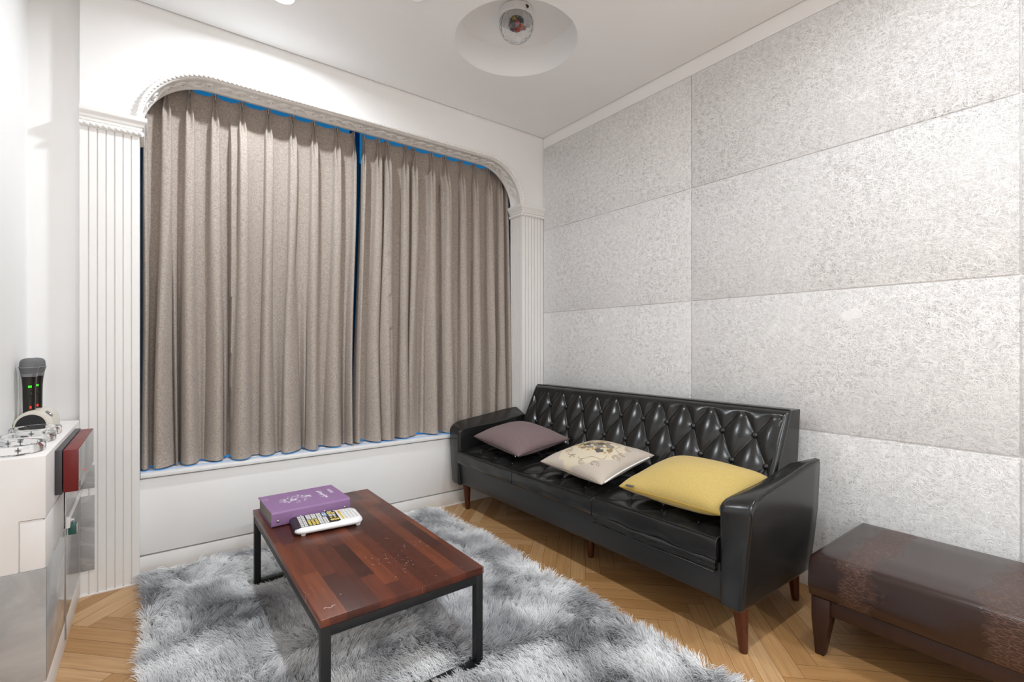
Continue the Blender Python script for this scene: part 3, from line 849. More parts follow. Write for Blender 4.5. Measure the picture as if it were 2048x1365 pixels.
# seat cushions
def cushion(y0, y1, lift, lip):
    fx, rx = 1.448, 1.885
    mb = MB(); NX, NY = 96, 116
    xs = [fx + (rx - fx) * i / NX for i in range(NX + 1)]; ys = [y0 + (y1 - y0) * j / NY for j in range(NY + 1)]
    xs = [fx, fx + .002] + xs[1:]; ys = [y0, y0 + .002] + ys[1:-1] + [y1 - .002, y1]
    ym = (y0 + y1) / 2
    def top(x, y):
        e = min(x - fx, y - y0, y1 - y); fade = smooth01(e / .055)
        pa = ((y - ym) / .076 + (x - 1.54) / .10) / 2; pb = ((y - ym) / .076 - (x - 1.54) / .10) / 2
        h = math.sqrt((math.sin(PI * pa) ** 2 + .005) * (math.sin(PI * pb) ** 2 + .005)) ** .42
        r = .014; el = 0
        if e < r: el = r - math.sqrt(max(0, r * r - (r - e) ** 2))
        return .360 + .016 * smooth01((x - fx) / .2) + lift * (1 - (x - fx) / (rx - fx)) + .021 * (h * fade + .55 * (1 - fade)) - el - .006
    G = [[(x, y, top(x, y)) for y in ys] for x in xs]
    mb.grid(G); C = len(ys); R = len(xs)
    loop = [j for j in range(C)] + [i * C + C - 1 for i in range(1, R)] + [(R - 1) * C + j for j in range(C - 2, -1, -1)] + [i * C for i in range(R - 2, 0, -1)]
    zb = .294 + lift * .2
    prev = loop
    for f, bul in ((.3, .003), (.65, .004), (.92, .001), (1, -.006)):
        cur = []
        for i in loop:
            x, y, z = mb.v[i]
            w = .0025 * math.sin(y * 31 + x * 17 + f * 4)
            cx_, cy_ = 1.66, ym
            ox = -bul - w if x < fx + .01 else 0
            oy = (-bul if y < ym else bul) * .4
            cur.append(len(mb.v)); mb.v.append((x + ox, y + oy, z + (zb - z) * f))
        for k in range(len(loop)):
            l = (k + 1) % len(loop); mb.f.append((prev[k], prev[l], cur[l], cur[k])); mb.mi.append(0)
        prev = cur
    mb.f.append(tuple(prev)); mb.mi.append(0)
    o = mk('seat_cushion', mb, M_black, sofa, sharp=60)
    p = MB(); p.tube([(fx + .003, y, top(fx + .004, y) + .002) for y in ys[1:-1:3]], .0034, 6)
    p.tube([(x, y0 + .003, top(x, y0 + .004) + .001) for x in xs[::3]], .003, 6); p.tube([(x, y1 - .003, top(x, y1 - .004) + .001) for x in xs[::3]], .003, 6)
    mk('piping', p, M_pipe, o)
    for kx in range(0, 4):
        for ky in range(-3, 4):
            if (kx + ky) % 2: continue
            x, y = 1.54 + .10 * kx, ym + .076 * ky
            if y0 + .06 < y < y1 - .06 and x < 1.86: button(x, y, top(x, y) - .001, (0, 0, 1), o, .008)
    if lip:
        q = MB(); NY = 40
        rows = []
        for prof in ((1.452, .306), (1.446, .300), (1.4445, .292), (1.449, .287), (1.446, .281), (1.447, .272), (1.453, .268), (1.47, .270)):
            rows.append([(prof[0] - .004 * math.sin(PI * t / NY) + .0015 * math.sin(t * .9 + prof[1] * 300), y0 + .004 + (y1 - y0 - .008) * t / NY, prof[1] + .012 * (1 - t / NY) * 0 + .0015 * math.sin(t * .22)) for t in range(NY + 1)])
        q.grid(rows); q.tube([(1.4435, y0 + .006 + (y1 - y0 - .012) * t / NY,   .2685 + .0015 * math.sin(t * .22)) for t in range(NY + 1)], .0028, 6)
        mk('loose_cover_fold', q, M_black, o, sharp=80)
cushion(IN0 + .004, 1.377, .012, True)
cushion(1.383, 1.926, .002, False)
cushion(1.932, IN1 - .004, 0, False)
def leg(x, y, dx, dy):
    m = MB(); m.loft([[(x + dx * (1 - t) + r * math.cos(2 * PI * k / 18), y + dy * (1 - t) + r * math.sin(2 * PI * k / 18), t * .175) for k in range(18)] for t, r in ((0, .0115), (.02, .0135), (.08, .0145), (.5, .0195), (1, .026))])
    mk('leg', m, M_leg, sofa, sharp=50)
leg(1.525, .80, .012, -.007); leg(1.525, 2.49, .012, .007); leg(2.01, .845, .008, -.01); leg(2.01, 2.455, .008, .01); leg(1.65, 1.58, 0, 0)

# ------------------------------------------------------------------ cushions
def pillow_surf(FL, FR, BR, BL, t, tb, seed, pinch=.07):
    FL, FR, BR, BL = map(Vector, (FL, FR, BR, BL))
    nr = ((FR - FL).cross(BL - FL)).normalized()
    if nr.z < 0: nr = -nr
    rs = random.Random(seed); ph = [rs.random() * 6 for _ in range(8)]
    def S(u, v, side=1):
        a, c = (u + 1) / 2, (v + 1) / 2
        pu = u * (1 - pinch * (1 - v * v) * abs(u) ** 3); pv = v * (1 - pinch * (1 - u * u) * abs(v) ** 3)
        a, c = (pu + 1) / 2, (pv + 1) / 2
        p = FL * (1 - a) * (1 - c) + FR * a * (1 - c) + BR * a * c + BL * (1 - a) * c
        m = max(0, (1 - u * u) * (1 - v * v)) ** .42
        w = .05 * math.sin(3.1 * u + 2.3 * v + ph[0]) + .035 * math.sin(5 * v - 3.7 * u + ph[1]) + .06 * math.sin(9 * u * v + ph[2]) * (u * u + v * v) * .5
        h = (t if side > 0 else -tb) * m * (1 + w)
        return p + nr * h
    return S, nr
def pillow_mesh(S, n=44):
    mb = MB()
    U = [math.sin(PI / 2 * (-1 + 2 * i / n)) for i in range(n + 1)]
    mb.grid([[S(u, v, 1) for u in U] for v in U]); mb.grid([[S(u, v, -1) for u in U] for v in U], flip=True)
    return mb
# mauve
FL, FR, BR, BL = (1.525, 2.41, .455), (1.485, 1.925, .432), (1.855, 1.935, .475), (1.862, 2.395, .505)
S, _ = pillow_surf(FL, FR, BR, BL, .068, .050, 1)
pl = thing('cushion', 'plain mauve linen cushion at the window end of the sofa', 'cushion', (1.69, 2.17, .37), 'scatter cushions on the sofa')
mk('cover', pillow_mesh(S), M_mauve, pl, sharp=80, weld=True)
p = MB(); p.tube([S(u, -1) for u in np.linspace(-.97, .97, 40)], .0022, 6); p.tube([S(1, v) for v in np.linspace(-.97, .97, 40)], .0022, 6); mk('seam', p, plain('mauve_seam', '#4c3d40', .9), pl)
p = MB(); q = S(.86, -1); p.tube([q, q + Vector((-.002, -.006, -.004)), q + Vector((-.006, -.009, -.010))], .0016, 6); mk('zip_pull', p, M_chrome, pl)
# cream floral
FL, FR, BR, BL = (1.495, 1.765, .437), (1.462, 1.340, .430), (1.842, 1.365, .492), (1.86, 1.76, .485)
S, nr = pillow_surf(FL, FR, BR, BL, .062, .046, 4)
pc = thing('cushion', 'cream cushion embroidered with a grey and ochre flower bouquet, middle of the sofa', 'cushion', (1.66, 1.56, .37), 'scatter cushions on the sofa')
kc = NB('cream_satin_cotton', '#c6b8aa', .65, .25)
v_ = kc.co(); d_ = kc.n('VectorMath', {0: kc.map(v_, scale=(1, 1, 0)), 1: (-.02, .0, 0)}, operation='DISTANCE', out=1)
mk_ = kc.ramp(kc.math('MULTIPLY_ADD', kc.noise(v_, 14, 2), .05, d_), [(.172, 1.0), (.180, 0.0)])
kc.set('Base Color', kc.mix(mk_, kc.mix(kc.noise(v_, 500, 2), '#b3a79b', '#c2b7ab'), '#d2c5ae'))
kc.bump(kc.noise(v_, 700, 2), .2, .001)
mk('cover', pillow_mesh(S), kc.m, pc, sharp=80, weld=True)
def on(u, v, o=.0012): return S(u, v - .14) + nr * o
rr = random.Random(5)
def petals(mb, cu, cv, r, n=6, w=.35):
    for k in range(n):
        a = 2 * PI * k / n + rr.random()
        pts = [on(cu + r * t * math.cos(a), cv + r * t * math.sin(a), .0014) for t in (0.05, .35, .7, 1)]
        mb.tube(pts, [r * .05, r * w * .16, r * w * .15, r * .01], 6, flat=.25, up=nr)
fl_dark, fl_grey, fl_och, fl_line, fl_tan = MB(), MB(), MB(), MB(), MB()
for cu, cv, r, m in ((-.26, .14, .11, fl_dark), (.02, .34, .11, fl_dark), (.24, .0, .12, fl_dark), (.30, .34, .11, fl_grey), (-.08, .04, .09, fl_grey), (-.36, .34, .09, fl_grey), (.10, .18, .10, fl_grey), (-.16, .28, .10, fl_tan), (-.2, -.06, .08, fl_tan), (.1, .52, .08, fl_grey), (-.45, .14, .07, fl_tan), (.42, .18, .08, fl_tan), (-.02, .20, .07, fl_tan), (.16, .40, .08, fl_tan), (.14, .06, .07, fl_grey)):
    petals(m, cu, cv, r, 8, .42); petals(m, cu, cv, r * .55, 6, .5)
for k in range(26):
    a = rr.random() * 6.28; r = .25 + rr.random() * .38
    petals(fl_och, .0 + r * math.cos(a) * .8, .2 + r * math.sin(a) * .65, .055, 3)
def scroll(cu, cv, r, turns, d):
    fl_line.tube([on(cu + r * (1 - t / 26) * math.cos(d * t * turns * .24), cv + r * (1 - t / 26) * math.sin(d * t * turns * .24), .001) for t in range(25)], .0011, 5)
for cu, cv, r, d in ((.52, -.55, .15, 1), (.20, -.62, .12, -1), (.72, .0, .15, 1), (.70, .30, .10, -1), (-.5, -.35, .13, 1), (-.62, .1, .12, -1), (-.2, -.55, .10, 1), (-.5, .55, .12, 1), (.2, .8, .1, 1), (.62, .62, .12, -1)):
    scroll(cu, cv, r, 1, d); scroll(cu, cv, r * .62, 1, d)
for a0 in (0, 1.57, 3.14, 4.71):
    fl_line.tube([on(.62 * math.cos(a0 + t * .1) * (1 + .12 * math.sin(t * .8)), .08 + .58 * math.sin(a0 + t * .1) * (1 + .12 * math.sin(t * .8)), .001) for t in range(14)], .0012, 5)
fe = []
for nm, m, col in (('dark_stitch', fl_dark, '#57514b'), ('grey_stitch', fl_grey, '#8d867c'), ('ochre_stitch', fl_och, '#b89a58'), ('scroll_stitch', fl_line, '#ab9c8b'), ('tan_stitch', fl_tan, '#8b7a66')):
    mk(nm, m, plain(nm + '_thread', col, .6), pc, sharp=80)
p = MB(); p.tube([S(1, v) + Vector((0, -.002, .002)) for v in np.linspace(-.9, .8, 40)], .0045, 6, flat=.5); mk('zip', p, M_whiteplastic, pc)
p = MB(); p.tube([S(u, -1) for u in np.linspace(-.97, .97, 40)], .002, 6); mk('seam', p, plain('cream_seam', '#a5968a', .9), pc)
# yellow
FL, FR, BR, BL = (1.462, 1.250, .445), (1.492, .840, .440), (1.830, .840, .500), (1.842, 1.250, .49)
S, _ = pillow_surf(FL, FR, BR, BL, .080, .056, 9, .03)
py_ = thing('cushion', 'mustard yellow linen cushion leaning by the near armrest', 'cushion', (1.64, 1.05, .37), 'scatter cushions on the sofa')
mk('cover', pillow_mesh(S), M_yellow, py_, sharp=80, weld=True)
p = MB(); p.tube([S(u, -1) for u in np.linspace(-.97, .97, 40)], .002, 6); mk('seam', p, plain('mustard_seam', '#b08f2a', .9), py_)
p = MB(); a, c = S(-.83, -.985), S(-.66, -.985); p.add([a + Vector((-.003, 0, .003)), c + Vector((-.003, 0, .003)), c + Vector((-.011, 0, -.001)), a + Vector((-.011, 0, -.001)), a + Vector((-.003, 0, .0042)), c + Vector((-.003, 0, .0042)), c + Vector((-.011, 0, .0003)), a + Vector((-.011, 0, .0003))], [(0, 1, 2, 3), (7, 6, 5, 4), (0, 4, 5, 1), (1, 5, 6, 2), (2, 6, 7, 3), (3, 7, 4, 0)])
mk('woven_tag', p, plain('grey_tag', '#4b4a4c', .8), py_)

# ------------------------------------------------------------------ bench
bn = thing('bench', 'long low dark brown leather bench with patches of crocodile embossing', 'bench', (1.94, .0, 0))
X0, X1, Y0, Y1 = 1.708, 2.166, -.62, .664
b = MB()
NX, NY = 16, 44
def bz(x, y):
    e = min(x - X0, X1 - x, y - Y0, Y1 - y); r = .018
    el = r - math.sqrt(max(0, r * r - (r - e) ** 2)) if e < r else 0
    return .326 + .006 * smooth01(e / .12) - el
xs = [X0, X0 + .002, X0 + .006, X0 + .012] + [X0 + .02 + (X1 - X0 - .04) * i / NX for i in range(NX + 1)] + [X1 - .012, X1 - .006, X1 - .002, X1]
ys = [Y0, Y0 + .002, Y0 + .006, Y0 + .012] + [Y0 + .02 + (Y1 - Y0 - .04) * i / NY for i in range(NY + 1)] + [Y1 - .012, Y1 - .006, Y1 - .002, Y1]
b.grid([[(x, y, bz(x, y)) for y in ys] for x in xs]); C = len(ys); R = len(xs)
loop = [j for j in range(C)] + [i * C + C - 1 for i in range(1, R)] + [(R - 1) * C + j for j in range(C - 2, -1, -1)] + [i * C for i in range(R - 2, 0, -1)]
prev = loop
for f, o_ in ((.3, .003), (.7, .004), (.95, .001), (1, -.004)):
    cur = []
    for i in loop:
        x, y, z = b.v[i]; cur.append(len(b.v))
        b.v.append((x + (-o_ if x < X0 + .01 else o_ if x > X1 - .01 else 0), y + (-o_ if y < Y0 + .01 else o_ if y > Y1 - .01 else 0), z + (.188 - z) * f))
    for k in range(len(loop)):
        l = (k + 1) % len(loop); b.f.append((prev[k], prev[l], cur[l], cur[k])); b.mi.append(0)
    prev = cur
b.f.append(tuple(prev)); b.mi.append(0)
seat = mk('seat', b, M_croc, bn, sharp=60)
p = MB(); ins = .0085; c_ = [(X0 + ins, Y0 + ins), (X1 - ins, Y0 + ins), (X1 - ins, Y1 - ins), (X0 + ins, Y1 - ins)]
for (ax, ay), (bx_, by_) in zip(c_, c_[1:] + c_[:1]): p.tube([(ax + (bx_ - ax) * t / 30, ay + (by_ - ay) * t / 30, .3195) for t in range(31)], .0016, 6)
mk('stitching', p, plain('brown_thread', '#3a241c', .6), seat)
b = MB(); b.box(X0 + .012, X0 + .034, Y0 + .04, Y1 - .04, .137, .189); mk('rail', b, M_bench, bn, bevel=.003)
b = MB(); b.box(X1 - .034, X1 - .012, Y0 + .04, Y1 - .04, .137, .189); mk('rail', b, M_bench, bn, bevel=.003)
for y in (Y0 + .012, Y1 - .034):
    b = MB(); b.box(X0 + .05, X1 - .05, y, y + .022, .137, .189); mk('rail', b, M_bench, bn, bevel=.003)
for x, sx in ((X0 + .003, 1), (X1 - .003, -1)):
    for y, sy in ((Y0 + .003, 1), (Y1 - .003, -1)):
        b = MB(); b.loft([[(x + sx * a * .004, y + sy * a * .004, z), (x + sx * w, y + sy * a * .004, z), (x + sx * w, y + sy * w, z), (x + sx * a * .004, y + sy * w, z)] for z, w, a in ((0, .034, 2), (.12, .052, 0), (.188, .054, 0))])
        mk('leg', b, M_bench, bn, bevel=.0025)

# ------------------------------------------------------------------ coffee table
TX0, TX1, TY0, TY1, TT = .330, .810, 1.222, 2.212, .322
tb = thing('coffee_table', 'low coffee table with reddish butcher-block top and black steel frame on the rug', 'table', (.57, 1.717, .012))
b = MB(); b.box(TX0, TX1, TY0, TY1, TT - .021, TT); mk('tabletop', b, M_top, tb, bevel=.002)
tw = .024
zt = TT - .022
for x in (TX0 + .002, TX1 - tw - .002):
    for y in (TY0 + .002, TY1 - tw - .002):
        b = MB(); b.box(x, x + tw, y, y + tw, .012, zt); mk('leg', b, M_iron, tb, bevel=.0015)
for x in (TX0 + .003, TX1 - tw - .003):
    b = MB(); b.box(x, x + tw - .002, TY0 + tw, TY1 - tw, zt - .026, zt - .0005); mk('top_rail', b, M_iron, tb, bevel=.0015)
for y in (TY0 + .003, TY1 - tw - .003):
    b = MB(); b.box(TX0 + tw, TX1 - tw, y, y + tw - .002, zt - .026, zt - .0005); mk('top_rail', b, M_iron, tb, bevel=.0015)
    b = MB(); b.box(TX0 + tw, TX1 - tw, y, y + tw - .002, .0125, .036); mk('floor_rail', b, M_iron, tb, bevel=.0015)
p = MB()
rs = random.Random(3)
for cx_, cy_, n in ((.60, 1.46, 16), (.68, 1.50, 14), (.64, 1.40, 9), (.74, 1.75, 8), (.62, 1.62, 6), (.70, 1.90, 6)):
    for k in range(n):
        x, y = cx_ + rs.gauss(0, .03), cy_ + rs.gauss(0, .02); a = rs.random() * 3.1; l = .0008 + rs.random() ** 3 * .006
        p.tube([(x - l * math.cos(a), y - l * math.sin(a), TT), (x, y + l * .2, TT + .0001), (x + l * math.cos(a), y + l * math.sin(a), TT)], [.0003, .0009, .0003], 5, flat=.3, up=(0, 0, 1))
p.tube([(.352 + .0022 * k, 1.272 + .004 * math.sin(k * .7), TT) for k in range(14)], [.0008 + .0012 * math.sin(k * .8) ** 2 for k in range(14)], 5, flat=.15, up=(0, 0, 1))
mk('scuff_speck', p, plain('pale_scuff', '#b5a294', .7), tb)

# ------------------------------------------------------------------ song book
def frame2(c, yaw):
    cs, sn = math.cos(yaw), math.sin(yaw)
    return lambda u, v, z: Vector((c[0] + u * cs - v * sn, c[1] + u * sn + v * cs, z))
bk = thing('song_book', 'thick purple ring-bound song book with white doodles on the cover, on coffee table', 'book', (.495, 2.06, TT))
F = frame2((.494, 2.068), math.radians(1.5))
U, V, TB = .146, .120, .055
prof = [(V, .0005)]
prof += [(-V + .010, .0005)]
ro = .008
for k in range(6):
    a = -PI / 2 - PI / 2 * k / 5; prof.append((-V + ro + ro * math.cos(a), ro + .0005 + ro * math.sin(a)))
for k in range(6):
    a = PI - PI / 2 * k / 5; prof.append((-V + ro + ro * math.cos(a), TB - ro + ro * math.sin(a)))
prof += [(0, TB), (V, TB - .001), (V + .002, TB - .0035), (V, TB - .0045), (0, TB - .003)]
for k in range(5):
    a = PI / 2 + PI / 2 * k / 4; prof.append((-V + .008 + .005 * math.cos(a), TB - .008 + .005 * math.sin(a)))
for k in range(5):
    a = PI + PI / 2 * k / 4; prof.append((-V + .008 + .005 * math.cos(a), .0085 + .005 * math.sin(a)))
prof += [(0, .0035), (V, .0035)]
b = MB(); b.loft([[F(u, v, TT + z) for v, z in prof] for u in np.linspace(-U, U, 3)]); cov = mk('cover', b, M_purple, bk, sharp=40)
b = MB()
rings = [[F(u, v, TT + z) for v, z in ((-V + .005, .005), (V - .008, .005), (V - .008, TB - .005), (-V + .005, TB - .005))] for u in (-U + .005, U - .006)]
b.loft(rings)
for k in range(14):
    z = .008 + .0028 * k
    b.tube([F(-U + .0048, -V + .008, TT + z), F(-U + .0044, V - .01, TT + z + .0004)], .0007, 4)
mk('page_block', b, M_pages, bk, bevel=.0006)
for u in (-U + .022, -.045, .045, U - .022):
    c = F(u, -V - .0005, TT + .022); q = Vector((F(0, -1, 0) - F(0, 0, 0))).to_track_quat('Z', 'Y').to_matrix()
    m = MB(); m.lathe(c, [(.001, .0), (.0055, .0005), (.0052, .002), (.003, .0032), (.0012, .0028)], 14, q); mk('rivet', m, M_chrome, bk)
ink = MB(); zi = TT + TB + .0003
def stroke(pts, r=.0011): ink.tube([F(u, v, zi) for u, v in pts], r, 4, flat=.25, up=(0, 0, 1))
rs = random.Random(11)
def loopmark(cu, cv, a, w, h, n=12): stroke([(cu + w * math.cos(t * 2 * PI / n) * math.cos(a) - h * math.sin(t * 2 * PI / n) * math.sin(a), cv + w * math.cos(t * 2 * PI / n) * math.sin(a) + h * math.sin(t * 2 * PI / n) * math.cos(a)) for t in range(n + 1)], .0009)
# emblem: oval cluster of doodles
spots = []
while len(spots) < 27:
    a = rs.random() * 2 * PI; r = math.sqrt(rs.random())
    p_ = (-.030 + .056 * r * math.cos(a), .004 + .050 * r * math.sin(a))
    if all(math.hypot(p_[0] - q_[0], p_[1] - q_[1]) > .0125 for q_ in spots): spots.append(p_)
for cu, cv in spots:
    ty = rs.randrange(5)
    if ty == 0: loopmark(cu, cv, rs.random() * 3, .007, .0035)
    elif ty == 1:
        for m in range(3): stroke([(cu - .005, cv + .0032 * m - .003), (cu + .005, cv + .0032 * m - .002)], .0012)
    elif ty == 2: loopmark(cu, cv, 0, .004, .004, 8); stroke([(cu, cv - .004), (cu + .004, cv - .008)], .0012)
    elif ty == 3: stroke([(cu - .003, cv - .003), (cu + .003, cv + .003)], .0026)
    else: stroke([(cu + .005 * math.cos(t * .9), cv + .0015 * t - .004) for t in range(6)], .0012)
for k in range(9):
    a = 2 * PI * k / 9; stroke([(.022 + .004 * math.cos(a), .016 + .004 * math.sin(a)), (.022 + .010 * math.cos(a), .016 + .010 * math.sin(a))], .0016)
loopmark(-.076, .022, .1, .011, .005); loopmark(-.080, -.002, .2, .014, .006)
for m in range(4): stroke([(-.052, -.012 + .006 * m), (-.030, -.012 + .006 * m)], .0015)
mk('emblem_print', ink, M_white_ink, cov); ink = MB()
# handwritten title across the short way, block title, small print
gl = [[(0, 0), (1, .2), (.9, .8), (.1, .8), (0, .3), (.2, 1)], [(0, .3), (1.9, .5), (.1, .6), (0, 1)], [(-.8, .1), (1, .3), (1, .8), (.1, .9), (0, .3)], [(0, .1), (1, .2), (.9, .5), (0, .55), (.9, .65), (.8, .9), (0, 1)], [(0, .1), (.8, .2), (1, .6), (.5, .8), (.5, .2), (0, .5), (.1, 1)]]
for n_, g_ in enumerate((4, 1, 1, 0, 3, 2, 2, 1, 0, 3, 4)):
    stroke([(.064 + .0085 * a_ + .0008 * n_, .060 - .0105 * (n_ + b_)) for a_, b_ in gl[g_]], .0014)
stroke([(.058, .052), (.080, .050)], .0013); stroke([(.072, .036), (.078, .030), (.070, .024)], .0015); stroke([(.056, -.030), (.082, -.034)], .0013); stroke([(.058, -.004), (.066, -.006)], .0012)
mk('title_print', ink, M_white_ink, cov); ink = MB()
for k in range(9):
    v = .056 - .0068 * k
    stroke([(.108, v), (.118, v)], .0012); stroke([(.108, v), (.108, v - .0045)], .0011)
    if k % 2: stroke([(.118, v), (.118, v - .0045)], .0011)
    else: stroke([(.113, v), (.113, v - .0045)], .0011)
mk('block_print', ink, M_white_ink, cov); ink = MB()
for u in (-.138, -.130, -.124):
    for k in range(7): stroke([(u, .085 - .006 * k), (u, .0815 - .006 * k)], .0005)
mk('small_print', ink, M_white_ink, cov)

# ------------------------------------------------------------------ remote control
rm = thing('remote_control', 'large white karaoke remote with rows of keys, leaning by the purple book', 'remote control', (.524, 1.885, TT))
F = frame2((.5235, 1.857), math.radians(-5))
RU, RV = .120, .0755
def rr_ring(hu, hv, r, z, n=7, lean=0):
    pts = []
    for cu, cv, a0 in ((hu - r, hv - r, 0), (-hu + r, hv - r, PI / 2), (-hu + r, -hv + r, PI), (hu - r, -hv + r, 1.5 * PI)):
        for k in range(n):
            a = a0 + PI / 2 * k / (n - 1); pts.append(F(cu + r * math.cos(a), cv + r * math.sin(a), z))
    return pts
z0 = TT + .006
b = MB(); b.loft([rr_ring(RU - .012, RV - .012, .020, z0), rr_ring(RU - .004, RV - .004, .026, z0 + .003), rr_ring(RU, RV, .030, z0 + .009), rr_ring(RU, RV, .030, z0 + .0105), rr_ring(RU - .0008, RV - .0008, .029, z0 + .0108), rr_ring(RU - .0008, RV - .0008, .029, z0 + .0114), rr_ring(RU, RV, .030, z0 + .0118), rr_ring(RU - .002, RV - .002, .029, z0 + .018), rr_ring(RU - .007, RV - .007, .026, z0 + .022), rr_ring(RU - .012, RV - .012, .022, z0 + .0235)])
mk('body', b, M_whiteplastic, rm, sharp=45)
for u, v in ((-RU + .03, -RV + .016), (RU - .02, -RV + .016), (-RU + .03, RV - .016), (RU - .02, RV - .016)):
    b = MB(); b.loft([[F(u + a, v + c, z) for a, c in ((-w, -w), (w, -w), (w, w), (-w, w))] for z, w in ((TT, .006), (z0 + .004, .009))]); mk('foot', b, M_whiteplastic, rm, bevel=.001)
zf = z0 + .0236
M_face = plain('dark_face_plate', '#221b26', .3)
b = MB(); b.loft([rr for rr in ([F(u, v, z) for u, v in ((-RU + .0035, -RV + .018), (-RU + .008, -RV + .0135), (.028, -RV + .0125), (.040, -RV + .019), (.040, RV - .028), (.032, RV - .0125), (-RU + .012, RV - .0115), (-RU + .0035, RV - .022))] for z in (zf - .003, zf + .0006))]); mk('face_plate', b, M_face, rm)
b = MB(); b.loft([[F(u, v, z0 + z) for v in np.linspace(-RV + .020, RV - .020, 5)] + [F(u2, v, z0 + z2) for v in np.linspace(RV - .020, -RV + .020, 5)] for u, u2, z, z2 in ((-RU - .0012, -RU + .004, .004, .001), (-RU - .0016, -RU + .004, .012, .012), (-RU - .0008, -RU + .006, .019, .018), (-RU + .004, -RU + .012, .0238, .020))]); mk('infrared_window', b, plain('dark_violet_filter', '#150a1c', .12), rm, sharp=50)
KM = {'white': plain('white_key', '#d3d2cf', .45), 'yellow': plain('yellow_key', '#d9c561', .45), 'blue': plain('blue_key', '#7aa0cb', .45), 'orange': plain('orange_key', '#dd9152', .45)}
KEY = {}
def key(u, v, w, h, col, zz=None, rnd=False):
    v *= 1.15; h *= 1.12
    kk = (w, h, col, rnd)
    z = (zf + .0004) if zz is None else zz
    if kk not in KEY:
        m = MB()
        if rnd: m.loft([[F(u + a * w / 2 * math.cos(2 * PI * k / 18), v + a * h / 2 * math.sin(2 * PI * k / 18), z + c) for k in range(18)] for a, c in ((1, 0), (1, .0010), (.86, .0018), (.4, .0021))])
        else: m.loft([[F(u + a * sx * w / 2, v + a * sy * h / 2, z + c) for sx, sy in ((-1, -1), (1, -1), (1, 1), (-1, 1))] for a, c in ((1, 0), (1, .0009), (.86, .0015))])
        m.cur = 1
        s = .28
        m.loft([[F(u + sx * w * s * .42, v + sy * h * s * .75, z + c) for sx, sy in ((-1, -1), (1, -1), (1, 1), (-1, 1))] for c in (.0012, .00218 if rnd else .00165)])
        o = mk('key', m, [KM[col], M_dark_ink], rm)
        KEY[kk] = (o, u, v, z)
    else:
        o0, u0, v0, zz0 = KEY[kk]
        o = o0.copy(); COL.objects.link(o); o.parent = rm
        o.location = F(u, v, z) - F(u0, v0, zz0)
for c_ in range(2):
    for k in range(6): key(-.0905 + .0125 * c_, .044 - .0178 * k, .0105, .0145, 'white')
for c_ in range(3):
    for k in range(3): key(-.0595 + .0185 * c_, .046 - .0155 * k, .0155, .0135, 'white')
for k, col in enumerate(('blue', 'white', 'blue')): key(-.0035, .046 - .0145 * k, .0145, .0125, col)
for c_ in range(3):
    for k in range(4): key(-.064 + .0125 * c_, -.004 - .0135 * k, .0108, .0118, 'yellow', rnd=True)
for c_ in range(2):
    for k in range(5): key(-.0245 + .0165 * c_, .0005 - .0122 * k, .0145, .0112, 'white')
key(.0175, .046, .019, .0125, 'yellow', rnd=True); key(.0145, .0305, .0145, .0125, 'yellow', rnd=True); key(.0285, .030, .0145, .0125, 'yellow', rnd=True)
for u, v in ((.0145, .0145), (.0275, .014)):
    key(u, v, .0125, .009, 'white', rnd=True)
for u, v in ((.0155, .0045), (.0285, .0035)): key(u, v, .0105, .006, 'white', rnd=True)
for u, v, w, h in ((.0135, -.010, .010, .009), (.028, -.012, .0085, .0125), (.0135, -.033, .014, .0165), (.024, -.034, .0075, .0165), (.033, -.033, .010, .0145)): key(u, v, w, h, 'yellow', rnd=True)
for k in range(6): key(.0515, .0475 - .0168 * k, .0088, .0145, 'orange' if k == 1 else 'yellow', zf - .0004)
for c_ in range(4):
    for k in range(8): key(.0635 + .0125 * c_, .046 - .0123 * k, .0088, .0092, 'white', zf - .0004)
b = MB(); b.tube([F(-.096, -.045, zf + .0009), F(-.088, -.050, zf + .0009)], .0006, 4, flat=.3, up=(0, 0, 1)); b.tube([F(-.1, -.048, zf + .0009), F(-.096, -.052, zf + .0009)], .0006, 4, flat=.3, up=(0, 0, 1)); mk('printed_mark', b, M_white_ink, rm)

